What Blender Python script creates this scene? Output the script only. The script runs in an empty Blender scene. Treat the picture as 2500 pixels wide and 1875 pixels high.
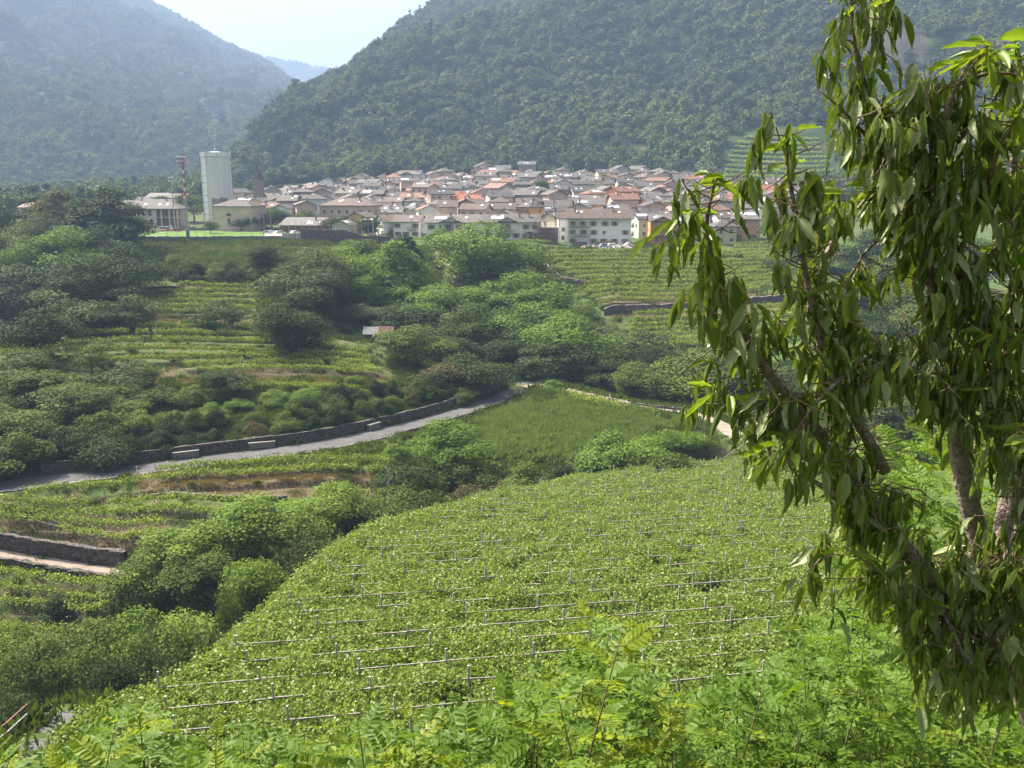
import bpy, math, random
import numpy as np
from mathutils import Vector, Matrix, noise as mnoise

# ------------------------------------------------------------------ camera, sky, sun, exposure
SC = bpy.context.scene
COL = SC.collection
CZ = 60.0                      # eye height of the photographer above the datum
FPX = 2255.0                   # focal length in pixels of a 2500 px wide frame
PITCH = math.radians(12.4)
cam_d = bpy.data.cameras.new("camera"); cam_d.sensor_width = 36.0
cam_d.lens = 36.0 * FPX / 2500.0
cam_d.clip_start = 0.1; cam_d.clip_end = 12000.0
cam = bpy.data.objects.new("camera", cam_d); COL.objects.link(cam)
cam.location = (0, 0, CZ); cam.rotation_euler = (math.pi / 2 - PITCH, 0, 0)
SC.camera = cam

SUN_AZ, SUN_EL = math.radians(-52), math.radians(50)
world = bpy.data.worlds.new("World"); SC.world = world; world.use_nodes = True
wn = world.node_tree.nodes; wl = world.node_tree.links
sky = wn.new("ShaderNodeTexSky"); sky.sky_type = 'NISHITA'; sky.sun_disc = False
sky.sun_elevation = SUN_EL; sky.sun_rotation = SUN_AZ
sky.air_density = 1.0; sky.dust_density = 10.0; sky.ozone_density = 1.0
bg = wn["Background"]; bg.inputs[1].default_value = 0.095
bw = wn.new("ShaderNodeRGBToBW"); hzm = wn.new("ShaderNodeMix"); hzm.data_type = 'RGBA'; hzm.inputs[0].default_value = 0.6    # milky summer sky
wl.new(sky.outputs[0], bw.inputs[0]); wl.new(sky.outputs[0], hzm.inputs[6]); wl.new(bw.outputs[0], hzm.inputs[7]); wl.new(hzm.outputs[2], bg.inputs[0])
sun_d = bpy.data.lights.new("sun", 'SUN'); sun_d.energy = 5.0; sun_d.angle = math.radians(0.6)
sun_d.color = (1.0, 0.91, 0.75)
sun = bpy.data.objects.new("sun", sun_d); COL.objects.link(sun)
SUN_DIR = Vector((math.sin(SUN_AZ) * math.cos(SUN_EL), math.cos(SUN_AZ) * math.cos(SUN_EL), math.sin(SUN_EL)))
sun.rotation_euler = SUN_DIR.to_track_quat('Z', 'Y').to_euler(); sun.location = (-200, 200, 300)
SC.view_settings.view_transform = 'Standard'; SC.view_settings.look = 'None'
SC.view_settings.exposure = 1.62; SC.view_settings.gamma = 1.0
SC.view_settings.use_curve_mapping = False
HAZE_DENSITY = 0.00022
SC.render.engine = 'CYCLES'
cy = SC.cycles
cy.max_bounces = 5; cy.diffuse_bounces = 3; cy.glossy_bounces = 2; cy.transmission_bounces = 4
cy.volume_bounces = 0; cy.transparent_max_bounces = 4
cy.caustics_reflective = False; cy.caustics_refractive = False
cy.use_denoising = True; cy.denoiser = 'OPENIMAGEDENOISE'
cy.sample_clamp_indirect = 4.0

# ------------------------------------------------------------------ helpers
RNG = np.random.default_rng(7)
random.seed(7)
CP, SP = math.cos(PITCH), math.sin(PITCH)

def ray(px, py):
    xr = (np.asarray(px, float) - 1250.0) / FPX; yr = -(np.asarray(py, float) - 937.5) / FPX
    return xr, CP + yr * SP, -SP + yr * CP

def at(px, py, D):
    "world point on the line of sight of a photograph pixel, D metres forward"
    x, y, z = ray(px, py); k = D / y
    return np.array([x * k, D + 0 * k, CZ + z * k])

def elev(py):
    return (-SP - (py - 937.5) / FPX * CP) / (CP - (py - 937.5) / FPX * SP)

def proj(P):
    "photograph pixel of world points (n,3)"
    P = np.atleast_2d(P); d = P - np.array([0, 0, CZ])
    f = d[:, 1] * CP - d[:, 2] * SP; u = d[:, 1] * SP + d[:, 2] * CP
    return 1250 + FPX * d[:, 0] / f, 937.5 - FPX * u / f, f

def mesh(name, V, Fs, mats=(), midx=None, smooth=False):
    "Fs: array (n,k) or list of arrays of faces"
    if not isinstance(Fs, (list, tuple)): Fs = [Fs]
    Fs = [np.asarray(F, np.int32) for F in Fs if len(F)]
    me = bpy.data.meshes.new(name); V = np.asarray(V, np.float32)
    me.vertices.add(len(V)); me.vertices.foreach_set("co", V.ravel())
    tot = np.concatenate([np.full(len(F), F.shape[1], np.int32) for F in Fs])
    start = np.concatenate([[0], np.cumsum(tot)[:-1]]).astype(np.int32)
    me.loops.add(int(tot.sum())); me.loops.foreach_set("vertex_index", np.concatenate([F.ravel() for F in Fs]))
    me.polygons.add(len(tot)); me.polygons.foreach_set("loop_start", start)
    for m in mats: me.materials.append(m)
    if midx is not None: me.polygons.foreach_set("material_index", np.asarray(midx, np.int32))
    me.polygons.foreach_set("use_smooth", np.full(len(tot), smooth))
    me.update(calc_edges=True); me.validate()
    return me

class B:
    "collects boxes, prisms and tubes into one mesh"
    def __init__(s): s.V = []; s.F = {3: [], 4: []}; s.M = {3: [], 4: []}; s.n = 0
    def add(s, V, F, m=0):
        V = np.asarray(V, float)
        for f in F:
            s.F[len(f)].append([i + s.n for i in f]); s.M[len(f)].append(m)
        s.V.append(V); s.n += len(V)
    def box(s, c, size, rz=0.0, m=0, R=None):
        c = np.asarray(c, float); h = np.asarray(size, float) / 2
        q = np.array([[x, y, z] for z in (-1, 1) for y in (-1, 1) for x in (-1, 1)]) * h
        if R is None:
            cs, sn = math.cos(rz), math.sin(rz); R = np.array([[cs, -sn, 0], [sn, cs, 0], [0, 0, 1]])
        s.add(q @ np.asarray(R).T + c, [(0, 2, 3, 1), (4, 5, 7, 6), (0, 1, 5, 4), (2, 6, 7, 3), (0, 4, 6, 2), (1, 3, 7, 5)], m)
    def beam(s, p, q, w, h=None, m=0):
        p = np.asarray(p, float); q = np.asarray(q, float); d = q - p; L = np.linalg.norm(d)
        if L < 1e-6: return
        a = d / L; up = np.array([0, 0, 1.0]) if abs(a[2]) < .95 else np.array([0, 1.0, 0])
        b = np.cross(up, a); b /= np.linalg.norm(b); c = np.cross(a, b)
        s.box((p + q) / 2, (L, w, h or w), m=m, R=np.stack([a, b, c], 1))
    def tube(s, pts, rad, n=6, m=0):
        pts = np.asarray(pts, float); k = len(pts); rad = np.broadcast_to(rad, (k,))
        t = np.gradient(pts, axis=0); t /= np.linalg.norm(t, axis=1)[:, None] + 1e-9
        ref = np.array([0.13, 0.97, 0.2]); V = []
        for i in range(k):
            b = np.cross(t[i], ref); b /= np.linalg.norm(b) + 1e-9; c = np.cross(t[i], b)
            for j in range(n):
                a = 2 * math.pi * j / n; V.append(pts[i] + rad[i] * (math.cos(a) * b + math.sin(a) * c))
        F = []
        for i in range(k - 1):
            for j in range(n):
                F.append((i * n + j, i * n + (j + 1) % n, (i + 1) * n + (j + 1) % n, (i + 1) * n + j))
        e = len(V); V.append(pts[-1]); V.append(pts[0])
        for j in range(n):
            F.append((e, (k - 1) * n + j, (k - 1) * n + (j + 1) % n)); F.append((e + 1, (j + 1) % n, j))
        s.add(V, F, m)
    def me(s, name, mats, smooth=False):
        Fs = [np.array(s.F[k]) for k in (3, 4) if s.F[k]]
        mi = [i for k in (3, 4) for i in s.M[k]]
        return mesh(name, np.concatenate(s.V), Fs, mats, mi, smooth)

def ob(name, me, parent=None, loc=None, rz=None):
    o = bpy.data.objects.new(name, me); COL.objects.link(o)
    if parent is not None: o.parent = parent
    if loc is not None: o.location = loc
    if rz is not None: o.rotation_euler = (0, 0, rz)
    return o

def tag(o, label=None, cat=None, group=None, kind=None):
    if label: o["label"] = label
    if cat: o["category"] = cat
    if group: o["group"] = group
    if kind: o["kind"] = kind
    return o

def thing(name, label, cat, loc=(0, 0, 0), rz=0.0, group=None):
    o = ob(name, None, None, [float(v) for v in loc], rz); o.empty_display_size = 0.2
    return tag(o, label, cat, group)

ORD = ["", "first", "second", "third", "fourth", "fifth", "sixth", "seventh", "eighth", "ninth", "tenth", "eleventh", "twelfth",
       "thirteenth", "fourteenth", "fifteenth", "sixteenth", "seventeenth", "eighteenth", "nineteenth", "twentieth"]
def nth(i):
    if i < len(ORD): return ORD[i]
    t = {2: "twenty", 3: "thirty", 4: "forty"}[i // 10]
    return t + "-" + ORD[i % 10] if i % 10 else t[:-1] + "ieth"

# ------------------------------------------------------------------ materials
def nmat(name):
    m = bpy.data.materials.new(name); m.use_nodes = True
    return m, m.node_tree.nodes, m.node_tree.links, m.node_tree.nodes["Principled BSDF"]

def ramp(nodes, stops):
    r = nodes.new("ShaderNodeValToRGB"); e = r.color_ramp.elements
    while len(e) < len(stops): e.new(0.5)
    for i, (p, c) in enumerate(stops): e[i].position = p; e[i].color = (*c, 1)
    return r

def plain(name, col, rough=0.7, metal=0.0, var=0.12, scale=3.0, bump=0.0, spec=0.3):
    "paint, plaster, timber or metal with soft mottling"
    m, n, l, p = nmat(name)
    p.inputs["Roughness"].default_value = rough; p.inputs["Metallic"].default_value = metal
    p.inputs["Specular IOR Level"].default_value = spec
    tc = n.new("ShaderNodeTexCoord"); nz = n.new("ShaderNodeTexNoise")
    nz.inputs["Scale"].default_value = scale; nz.inputs["Detail"].default_value = 5
    l.new(tc.outputs["Object"], nz.inputs["Vector"])
    c = np.array(col)
    r = ramp(n, [(0.3, tuple(np.clip(c * (1 - var), 0, 1))), (0.7, tuple(np.clip(c * (1 + var), 0, 1)))])
    l.new(nz.outputs["Fac"], r.inputs[0]); l.new(r.outputs[0], p.inputs["Base Color"])
    if bump:
        bm = n.new("ShaderNodeBump"); bm.inputs["Strength"].default_value = bump; bm.inputs["Distance"].default_value = 0.05
        l.new(nz.outputs["Fac"], bm.inputs["Height"]); l.new(bm.outputs[0], p.inputs["Normal"])
    return m

def leafmat(name, c1, c2, trans=0.38, rough=0.75, spec=0.12, under=None, tcol=None, objvar=0.5, patch=0):
    "two leaf colours mixed per plant and per leaf, light shining through"
    m, n, l, p = nmat(name)
    oi = n.new("ShaderNodeObjectInfo"); g = n.new("ShaderNodeNewGeometry")
    mix = n.new("ShaderNodeMix"); mix.data_type = 'RGBA'
    mix.inputs[6].default_value = (*c1, 1); mix.inputs[7].default_value = (*c2, 1)
    a = n.new("ShaderNodeMath"); a.operation = 'MULTIPLY'; a.inputs[1].default_value = objvar
    b = n.new("ShaderNodeMath"); b.operation = 'MULTIPLY_ADD'; b.inputs[1].default_value = 1 - objvar
    l.new(oi.outputs["Random"], a.inputs[0]); l.new(g.outputs["Random Per Island"], b.inputs[0]); l.new(a.outputs[0], b.inputs[2])
    l.new(b.outputs[0], mix.inputs[0])
    if patch:      # stands of different species across a hillside
        nz = n.new("ShaderNodeTexNoise"); nz.inputs["Scale"].default_value = patch; nz.inputs["Detail"].default_value = 3
        l.new(oi.outputs["Location"], nz.inputs["Vector"]); pr = ramp(n, [(0.38, (0, 0, 0)), (0.62, (1, 1, 1))]); l.new(nz.outputs["Fac"], pr.inputs[0])
        av = n.new("ShaderNodeMath"); av.operation = 'MULTIPLY_ADD'; av.inputs[1].default_value = .55; hf = n.new("ShaderNodeMath"); hf.operation = 'MULTIPLY'; hf.inputs[1].default_value = .55
        l.new(b.outputs[0], hf.inputs[0]); l.new(pr.outputs[0], av.inputs[0]); l.new(hf.outputs[0], av.inputs[2]); l.new(av.outputs[0], mix.inputs[0])
    col = mix.outputs[2]
    if under:
        mu = n.new("ShaderNodeMix"); mu.data_type = 'RGBA'; mu.inputs[7].default_value = (*under, 1)
        l.new(g.outputs["Backfacing"], mu.inputs[0]); l.new(col, mu.inputs[6]); col = mu.outputs[2]
    l.new(col, p.inputs["Base Color"]); p.inputs["Roughness"].default_value = rough
    p.inputs["Specular IOR Level"].default_value = spec
    tr = n.new("ShaderNodeBsdfTranslucent")
    hs = n.new("ShaderNodeMix"); hs.data_type = 'RGBA'; hs.blend_type = 'MULTIPLY'; hs.inputs[0].default_value = 1.0
    hs.inputs[7].default_value = (*(tcol or (1.25, 1.2, 0.55)), 1); hs.clamp_result = False
    l.new(mix.outputs[2], hs.inputs[6]); l.new(hs.outputs[2], tr.inputs[0])
    ms = n.new("ShaderNodeMixShader"); ms.inputs[0].default_value = trans
    l.new(p.outputs[0], ms.inputs[1]); l.new(tr.outputs[0], ms.inputs[2])
    l.new(ms.outputs[0], n["Material Output"].inputs[0])
    return m

def stonemat(name, c1, c2, scale=2.2, mortar=(0.05, 0.045, 0.04)):
    "rubble stonework: cells of different stone with dark joints"
    m, n, l, p = nmat(name)
    tc = n.new("ShaderNodeTexCoord"); mp = n.new("ShaderNodeMapping"); mp.inputs["Scale"].default_value = (1, 1, 1.6)
    v = n.new("ShaderNodeTexVoronoi"); v.inputs["Scale"].default_value = scale
    e = n.new("ShaderNodeTexVoronoi"); e.feature = 'DISTANCE_TO_EDGE'; e.inputs["Scale"].default_value = scale
    l.new(tc.outputs["Object"], mp.inputs[0]); l.new(mp.outputs[0], v.inputs["Vector"]); l.new(mp.outputs[0], e.inputs["Vector"])
    r = ramp(n, [(0.0, c1), (1.0, c2)]); sp = n.new("ShaderNodeSeparateColor"); l.new(v.outputs["Color"], sp.inputs[0]); l.new(sp.outputs[0], r.inputs[0])
    er = ramp(n, [(0.02, (0, 0, 0)), (0.09, (1, 1, 1))]); l.new(e.outputs["Distance"], er.inputs[0])
    mx = n.new("ShaderNodeMix"); mx.data_type = 'RGBA'; mx.inputs[6].default_value = (*mortar, 1)
    l.new(er.outputs[0], mx.inputs[0]); l.new(r.outputs[0], mx.inputs[7]); l.new(mx.outputs[2], p.inputs["Base Color"])
    p.inputs["Roughness"].default_value = 0.9
    bm = n.new("ShaderNodeBump"); bm.inputs["Strength"].default_value = 0.8; bm.inputs["Distance"].default_value = 0.15
    l.new(er.outputs[0], bm.inputs["Height"]); l.new(bm.outputs[0], p.inputs["Normal"])
    return m

def roofmat(name, col, var=0.35):
    "tile or stone-slab roofing: courses with mottled slabs"
    m, n, l, p = nmat(name)
    tc = n.new("ShaderNodeTexCoord")
    bt = n.new("ShaderNodeTexBrick"); bt.inputs["Scale"].default_value = 1.0
    bt.inputs["Brick Width"].default_value = 0.7; bt.inputs["Row Height"].default_value = 0.45; bt.inputs["Mortar Size"].default_value = 0.03
    c = np.array(col)
    bt.inputs["Color1"].default_value = (*np.clip(c * (1 - var), 0, 1), 1); bt.inputs["Color2"].default_value = (*np.clip(c * (1 + var), 0, 1), 1)
    bt.inputs["Mortar"].default_value = (*np.clip(c * .45, 0, 1), 1)
    nz = n.new("ShaderNodeTexNoise"); nz.inputs["Scale"].default_value = 0.7; nz.inputs["Detail"].default_value = 4
    l.new(tc.outputs["Object"], bt.inputs["Vector"]); l.new(tc.outputs["Object"], nz.inputs["Vector"])
    r = ramp(n, [(0.3, (0.72, 0.7, 0.7)), (0.7, (1.2, 1.15, 1.1))]); l.new(nz.outputs["Fac"], r.inputs[0])
    mx = n.new("ShaderNodeMix"); mx.data_type = 'RGBA'; mx.blend_type = 'MULTIPLY'; mx.inputs[0].default_value = 1
    oi = n.new("ShaderNodeObjectInfo"); orr = ramp(n, [(0.0, (0.75, 0.75, 0.78)), (1.0, (1.3, 1.25, 1.2))]); l.new(oi.outputs["Random"], orr.inputs[0])
    m2 = n.new("ShaderNodeMix"); m2.data_type = 'RGBA'; m2.blend_type = 'MULTIPLY'; m2.inputs[0].default_value = 1
    l.new(bt.outputs["Color"], mx.inputs[6]); l.new(r.outputs[0], mx.inputs[7])
    l.new(mx.outputs[2], m2.inputs[6]); l.new(orr.outputs[0], m2.inputs[7]); l.new(m2.outputs[2], p.inputs["Base Color"])
    p.inputs["Roughness"].default_value = 0.75; p.inputs["Specular IOR Level"].default_value = 0.3
    return m

M = {}
M["bark"] = plain("bark", (0.085, 0.07, 0.055), 0.9, var=0.4, scale=6, bump=0.6)
M["cherry_bark"] = plain("cherry_bark", (0.20, 0.15, 0.125), 0.6, var=0.45, scale=60, bump=0.7)
M["twig"] = plain("twig", (0.12, 0.075, 0.04), 0.6, var=0.3, scale=40)
M["green_stem"] = plain("green_stem", (0.13, 0.16, 0.05), 0.6, var=0.3, scale=30)
M["concrete"] = plain("concrete", (0.17, 0.16, 0.15), 0.85, var=0.18, scale=5, bump=0.3)
M["steel"] = plain("galvanised_steel", (0.42, 0.43, 0.44), 0.45, 0.6, var=0.12, scale=8)
M["post_grey"] = plain("post_grey", (0.34, 0.345, 0.35), 0.6, 0.1, var=0.2, scale=9)
M["timber_bar"] = plain("weathered_bar", (0.23, 0.21, 0.19), 0.75, var=0.3, scale=14)
M["wood"] = plain("wood_brown", (0.15, 0.075, 0.04), 0.7, var=0.3, scale=6)
M["wood_light"] = plain("wood_light", (0.36, 0.23, 0.13), 0.7, var=0.3, scale=6)
M["glass"] = plain("window_glass", (0.03, 0.035, 0.045), 0.12, var=0.2, spec=0.6)
M["skylight"] = plain("skylight_glass", (0.75, 0.77, 0.8), 0.2, 0.75, var=0.05)
M["white"] = plain("white_paint", (0.78, 0.78, 0.77), 0.6, var=0.05)
M["red"] = plain("red_paint", (0.45, 0.05, 0.04), 0.55, var=0.1)
M["blue"] = plain("blue_paint", (0.05, 0.13, 0.36), 0.5, var=0.1)
M["rust"] = plain("rusty_sheet", (0.085, 0.046, 0.037), 0.85, 0.0, var=0.5, scale=2.5, spec=.1)
M["zinc"] = plain("zinc_sheet", (0.13, 0.13, 0.135), 0.8, 0.0, var=0.35, scale=2.5, spec=.15)
M["rail_red"] = plain("rusty_rail", (0.30, 0.12, 0.09), 0.6, var=0.3, scale=12)
M["wall_stone"] = stonemat("dry_stone", (0.055, 0.044, 0.038), (0.13, 0.105, 0.092), 2.4, (0.025, 0.022, 0.02))
M["wall_dark"] = stonemat("dark_porphyry", (0.13, 0.09, 0.085), (0.21, 0.16, 0.15), 1.6, (0.09, 0.07, 0.065))
M["asphalt"] = plain("asphalt", (0.092, 0.09, 0.092), 0.95, var=0.16, scale=0.35, bump=0.1, spec=0.1)
M["gravel"] = plain("pale_gravel", (0.235, 0.195, 0.16), 0.95, var=0.2, scale=0.8, bump=0.2, spec=0.1)
M["rock"] = plain("porphyry_rock", (0.15, 0.11, 0.10), 0.95, var=0.4, scale=0.06, bump=0.8)
# ------------------------------------------------------------------ terrain: heights through surveyed points (pixel line of sight + distance)
CTRL = [
 # foreground hillside below the camera
 (1250,1875,3.0,-2.4),(0,1875,4,-3.4),(2500,1875,4,-3.0),(1250,1875,8,-6.6),(300,1875,8,-7.3),(2400,1875,8,-6.2),
 (1250,1700,14,-10.8),(0,1700,14,-12.0),(2500,1700,14,-10.0),(1250,1700,26,-18.8),(0,1700,26,-20.5),(2500,1700,26,-17.5),
]
# (px, py, D) on the ground
SEEN = [
 (0,1190,112),(325,1150,119),(650,1105,127),(1000,1040,142),(1200,985,157),(1330,935,174),
 (0,1275,104),(380,1300,100),(0,1350,99),(290,1400,96),(0,1450,92),(290,1460,91),(0,1545,87),(700,1230,106),(960,1215,110),
 (600,930,153),(200,900,155),(900,945,154),(600,860,169),(100,860,165),(900,890,166),(500,770,195),(200,790,190),(230,745,202),(220,775,194),(120,835,178),(0,860,166),(350,740,204),(500,680,229),(300,690,226),(620,700,224),(500,630,270),
 (1100,650,270),(900,850,180),(1050,620,285),
 (1400,1050,143),(1250,1060,139),(1500,1090,135),(1700,1010,151),(1850,1090,131),(1420,950,172),(1550,985,158),(1620,1000,154),(1300,1110,128),(1600,1080,137),
 (1500,760,216),(1900,720,240),(1500,680,250),(1900,650,275),(1350,660,262),(1950,850,192),
 (2150,1050,136),(2400,1050,138),(2150,960,160),(2400,900,172),(2300,800,205),(2300,680,262),
 (-200,700,215),(-200,1000,138),(-200,1250,106),(-300,1500,90),(-200,850,168),
 (2800,900,170),(2800,700,255),
]
XYZ = [  # x, y, z relative to the eye
 # vineyard bench under the pergola
 (-17,41,-27.0),(0,42,-27.5),(18,44,-27.6),(-10,65,-31.2),(8,68,-31.8),(28,70,-32.0),(-2,92,-35.6),(20,95,-36.2),(36,98,-36.4),(18,118,-39.8),(34,125,-39.6),(4,104,-38.5),
 (45,60,-29),(60,100,-35),(75,130,-37),(45,30,-18),
 (26,180,-42),(14,184,-42.5),(42,178,-41),(56,180,-40),(30,196,-38.5),
 # wooded hollow below the village, and the wood beside the pitch
 (-24,214,-34.5),(-16,262,-28.5),(0,240,-33),(4,196,-39.5),(-44,232,-28.5),(24,215,-35),(-112,245,-33),(-112,205,-36),(-136,215,-36.5),(-108,272,-28),(-140,260,-31),
 # gully on the left
 (-32,62,-46.5),(-24,74,-46),(-13,88,-45),(-45,52,-48),(-2,112,-43.5),(12,124,-42.2),(-60,66,-48),(-75,84,-46),(-28,46,-36),(-30,33,-27),
 (-24,86,-45.5),(-9,100,-44),
 # plateau, playing field and village
 (-120,298,-19.6),(-60,300,-19.6),(0,300,-20.4),(40,305,-21.3),(90,310,-21.8),(130,315,-22.2),(180,320,-23),(-200,300,-19),
 (-130,372,-18.9),(-60,372,-18.8),(-20,340,-19.6),(20,330,-21),(70,335,-21),(120,340,-21.3),
 (-60,430,-14),(0,430,-12.2),(60,430,-12),(120,430,-12.4),(180,430,-13),(-150,430,-16.5),(-220,430,-17),
 (-100,520,-10),(-40,520,-6.8),(40,520,-6.4),(120,520,-6),(200,500,-8),(-220,560,-14),
 (-120,620,-4),(-30,620,0),(60,620,1.5),(150,600,2),(260,560,-2),(-300,650,-14),
 (-100,760,8),(60,760,16),(250,700,12),(-350,820,-10),(-500,1200,-8),(0,1200,30),(500,1200,60),(420,620,0),(-420,400,-16),(420,380,-22),(420,250,-26),(-420,200,-30),(300,200,-32),
 (-250,110,-42),(260,110,-32),(-160,60,-46),(170,50,-18),(-120,20,-20),(120,10,-6),(0,-20,3),(-80,-20,0),(80,-20,4),(0,0,-1.7),
]
_pts = []
for px, py, D, z in CTRL:
    p = at(px, py, D); _pts.append((p[0], D, z))
for px, py, D in SEEN:
    p = at(px, py, D); _pts.append((p[0], D, p[2] - CZ))
_pts += XYZ
_P = np.array(_pts, float)

def _warp(x, y):
    # work in a space where far distances are compressed, so near detail and far sweep both interpolate well
    r = np.sqrt(x * x + (y + 30) ** 2) + 1e-6; k = 60 * np.log1p(r / 60) / r
    return x * k, (y + 30) * k

def _U(r2): return np.where(r2 > 1e-12, 0.5 * r2 * np.log(r2 + 1e-12), 0.0)
_wx, _wy = _warp(_P[:, 0], _P[:, 1])
_n = len(_P); _K = _U((_wx[:, None] - _wx[None]) ** 2 + (_wy[:, None] - _wy[None]) ** 2) + 1.5 * np.eye(_n)
_Q = np.stack([np.ones(_n), _wx, _wy], 1)
_A = np.block([[_K, _Q], [_Q.T, np.zeros((3, 3))]])
_W = np.linalg.solve(_A, np.concatenate([_P[:, 2], np.zeros(3)]))

def H0(x, y):
    x = np.asarray(x, float); y = np.asarray(y, float); sh = x.shape; x = x.ravel(); y = y.ravel()
    out = np.empty(len(x))
    for i in range(0, len(x), 20000):
        wx, wy = _warp(x[i:i + 20000], y[i:i + 20000])
        k = _U((wx[:, None] - _wx[None]) ** 2 + (wy[:, None] - _wy[None]) ** 2)
        out[i:i + 20000] = k @ _W[:_n] + _W[_n] + _W[_n + 1] * wx + _W[_n + 2] * wy
    return (out + CZ).reshape(sh)

def drop0(px, py, Hf=None, d0=3.0, d1=760.0):
    "where the line of sight through a photograph pixel meets the ground"
    D = np.concatenate([np.arange(d0, 60, .25), np.arange(60, d1, .5)])
    x, y, z = ray(px, py); X = x / y * D; Z = CZ + z / y * D
    h = (Hf or H0)(X, D); k = np.nonzero(Z <= h)[0]
    if len(k) == 0: k = [len(D) - 1]
    i = max(k[0], 1)
    g0 = Z[i - 1] - h[i - 1]; g1 = Z[i] - h[i]; t = g0 / (g0 - g1 + 1e-9) if g0 > 0 else 0
    Dh = D[i - 1] + t * (D[i] - D[i - 1])
    return np.array([x / y * Dh, Dh, CZ + z / y * Dh])

def resample(P, step):
    P = np.asarray(P, float); d = np.concatenate([[0], np.cumsum(np.linalg.norm(np.diff(P, axis=0), axis=1))])
    n = max(2, int(d[-1] / step) + 1); t = np.linspace(0, d[-1], n)
    return np.stack([np.interp(t, d, P[:, k]) for k in range(P.shape[1])], 1)

def smooth_line(P, it=3):
    P = np.asarray(P, float)
    for _ in range(it):
        Q = [P[0]]
        for a, b in zip(P[:-1], P[1:]): Q += [a * .75 + b * .25, a * .25 + b * .75]
        Q.append(P[-1]); P = np.array(Q)
    return P

# roads and paths: pixel lines on the ground, width in metres
ROADS = {
 "road": ([(-160,1208),(0,1187),(200,1163),(400,1136),(600,1112),(800,1085),(1000,1042),(1120,1008),(1210,975),(1270,948),(1300,930)], 4.9, "asphalt"),
 "junction": ([(1280,945),(1330,940),(1380,952),(1450,968),(1560,990),(1640,1003),(1700,1012),(1760,1035),(1800,1065),(1850,1100),(1930,1160)], 3.0, "gravel"),
 "upper_path": ([(1062,610),(1080,630),(1095,655),(1112,690),(1118,720)], 3.4, "gravel"),
 "lower_path": ([(-120,1338),(0,1353),(80,1368),(160,1382),(240,1396),(320,1408)], 2.6, "gravel"),
 "field_lane": ([(640,607),(700,603),(780,606),(860,604)], 5.0, "gravel"),
 "corner_path": None,
}
ROADLINE = {}
for k, v in ROADS.items():
    if v is None: continue
    P = smooth_line([drop0(px, py) for px, py in v[0]], 3); P = resample(P, 1.0)
    z = P[:, 2].copy()
    for _ in range(30): z[1:-1] = .25 * z[:-2] + .5 * z[1:-1] + .25 * z[2:]
    P[:, 2] = z; ROADLINE[k] = (P, v[1], v[2])
FIELD = (-135, -52, 301.5, 369.0, CZ - 19.2)     # playing field x0 x1 y0 y1 z

def sstep(e0, e1, x):
    t = np.clip((x - e0) / (e1 - e0), 0, 1); return t * t * (3 - 2 * t)

def fbm(x, y, f, o=4):
    "value noise, vectorised"
    x = np.asarray(x, float) * f; y = np.asarray(y, float) * f; s = np.zeros(x.shape); a = 1.0; tot = 0
    for _ in range(o):
        xi = np.floor(x); yi = np.floor(y); u = x - xi; v = y - yi; u = u * u * (3 - 2 * u); v = v * v * (3 - 2 * v)
        def h(i, j):
            q = np.sin(i * 127.1 + j * 311.7) * 43758.5453; return q - np.floor(q)
        s += a * ((h(xi, yi) * (1 - u) + h(xi + 1, yi) * u) * (1 - v) + (h(xi, yi + 1) * (1 - u) + h(xi + 1, yi + 1) * u) * v)
        tot += a; a *= .5; x = x * 2.03 + 17; y = y * 2.03 + 9
    return s / tot - .5

# the pergola vineyard stands on one evenly sloping bench
CAN = 1.9
def bench(x, y): return CZ - 27.5 - .164 * (y - 43) - .012 * x
EDGE_PX = [(160,1800),(300,1735),(411,1692),(500,1630),(582,1565),(651,1500),(718,1435),(777,1385),(850,1325),(920,1290),(1000,1265),(1120,1238),(1180,1215),(1330,1190),(1420,1165),(1560,1147),(1700,1132),(1860,1122),(2000,1140),(2080,1260),(2080,1400),(2000,1650),(1930,1800),(1500,1815),(1000,1820),(500,1840)]
EDGE3 = [drop0(px, py, lambda X, Y: bench(X, Y) + CAN, 12, 180) for px, py in EDGE_PX]; EDGE = [(q[0], q[1]) for q in EDGE3]
def inpoly(x, y, poly):
    x = np.asarray(x); c = np.zeros(x.shape, bool); P = poly
    for (xa, ya), (xb, yb) in zip(P, P[1:] + P[:1]):
        k = ((ya > y) != (yb > y)) & (x < (xb - xa) * (y - ya) / (yb - ya + 1e-12) + xa); c ^= k
    return c
_EP = resample(np.array(EDGE + EDGE[:1]), .8)
def bench_w(x, y):
    w = inpoly(x, y, EDGE).astype(float); k = np.nonzero((w < .5) & (x > -40) & (x < 75) & (y > 20) & (y < 150))[0]
    for i in range(0, len(k), 20000):
        q = k[i:i + 20000]; d = np.sqrt(((x[q, None] - _EP[None, :, 0]) ** 2 + (y[q, None] - _EP[None, :, 1]) ** 2).min(1)); w[q] = sstep(4.0, .6, d)
    return w


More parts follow.
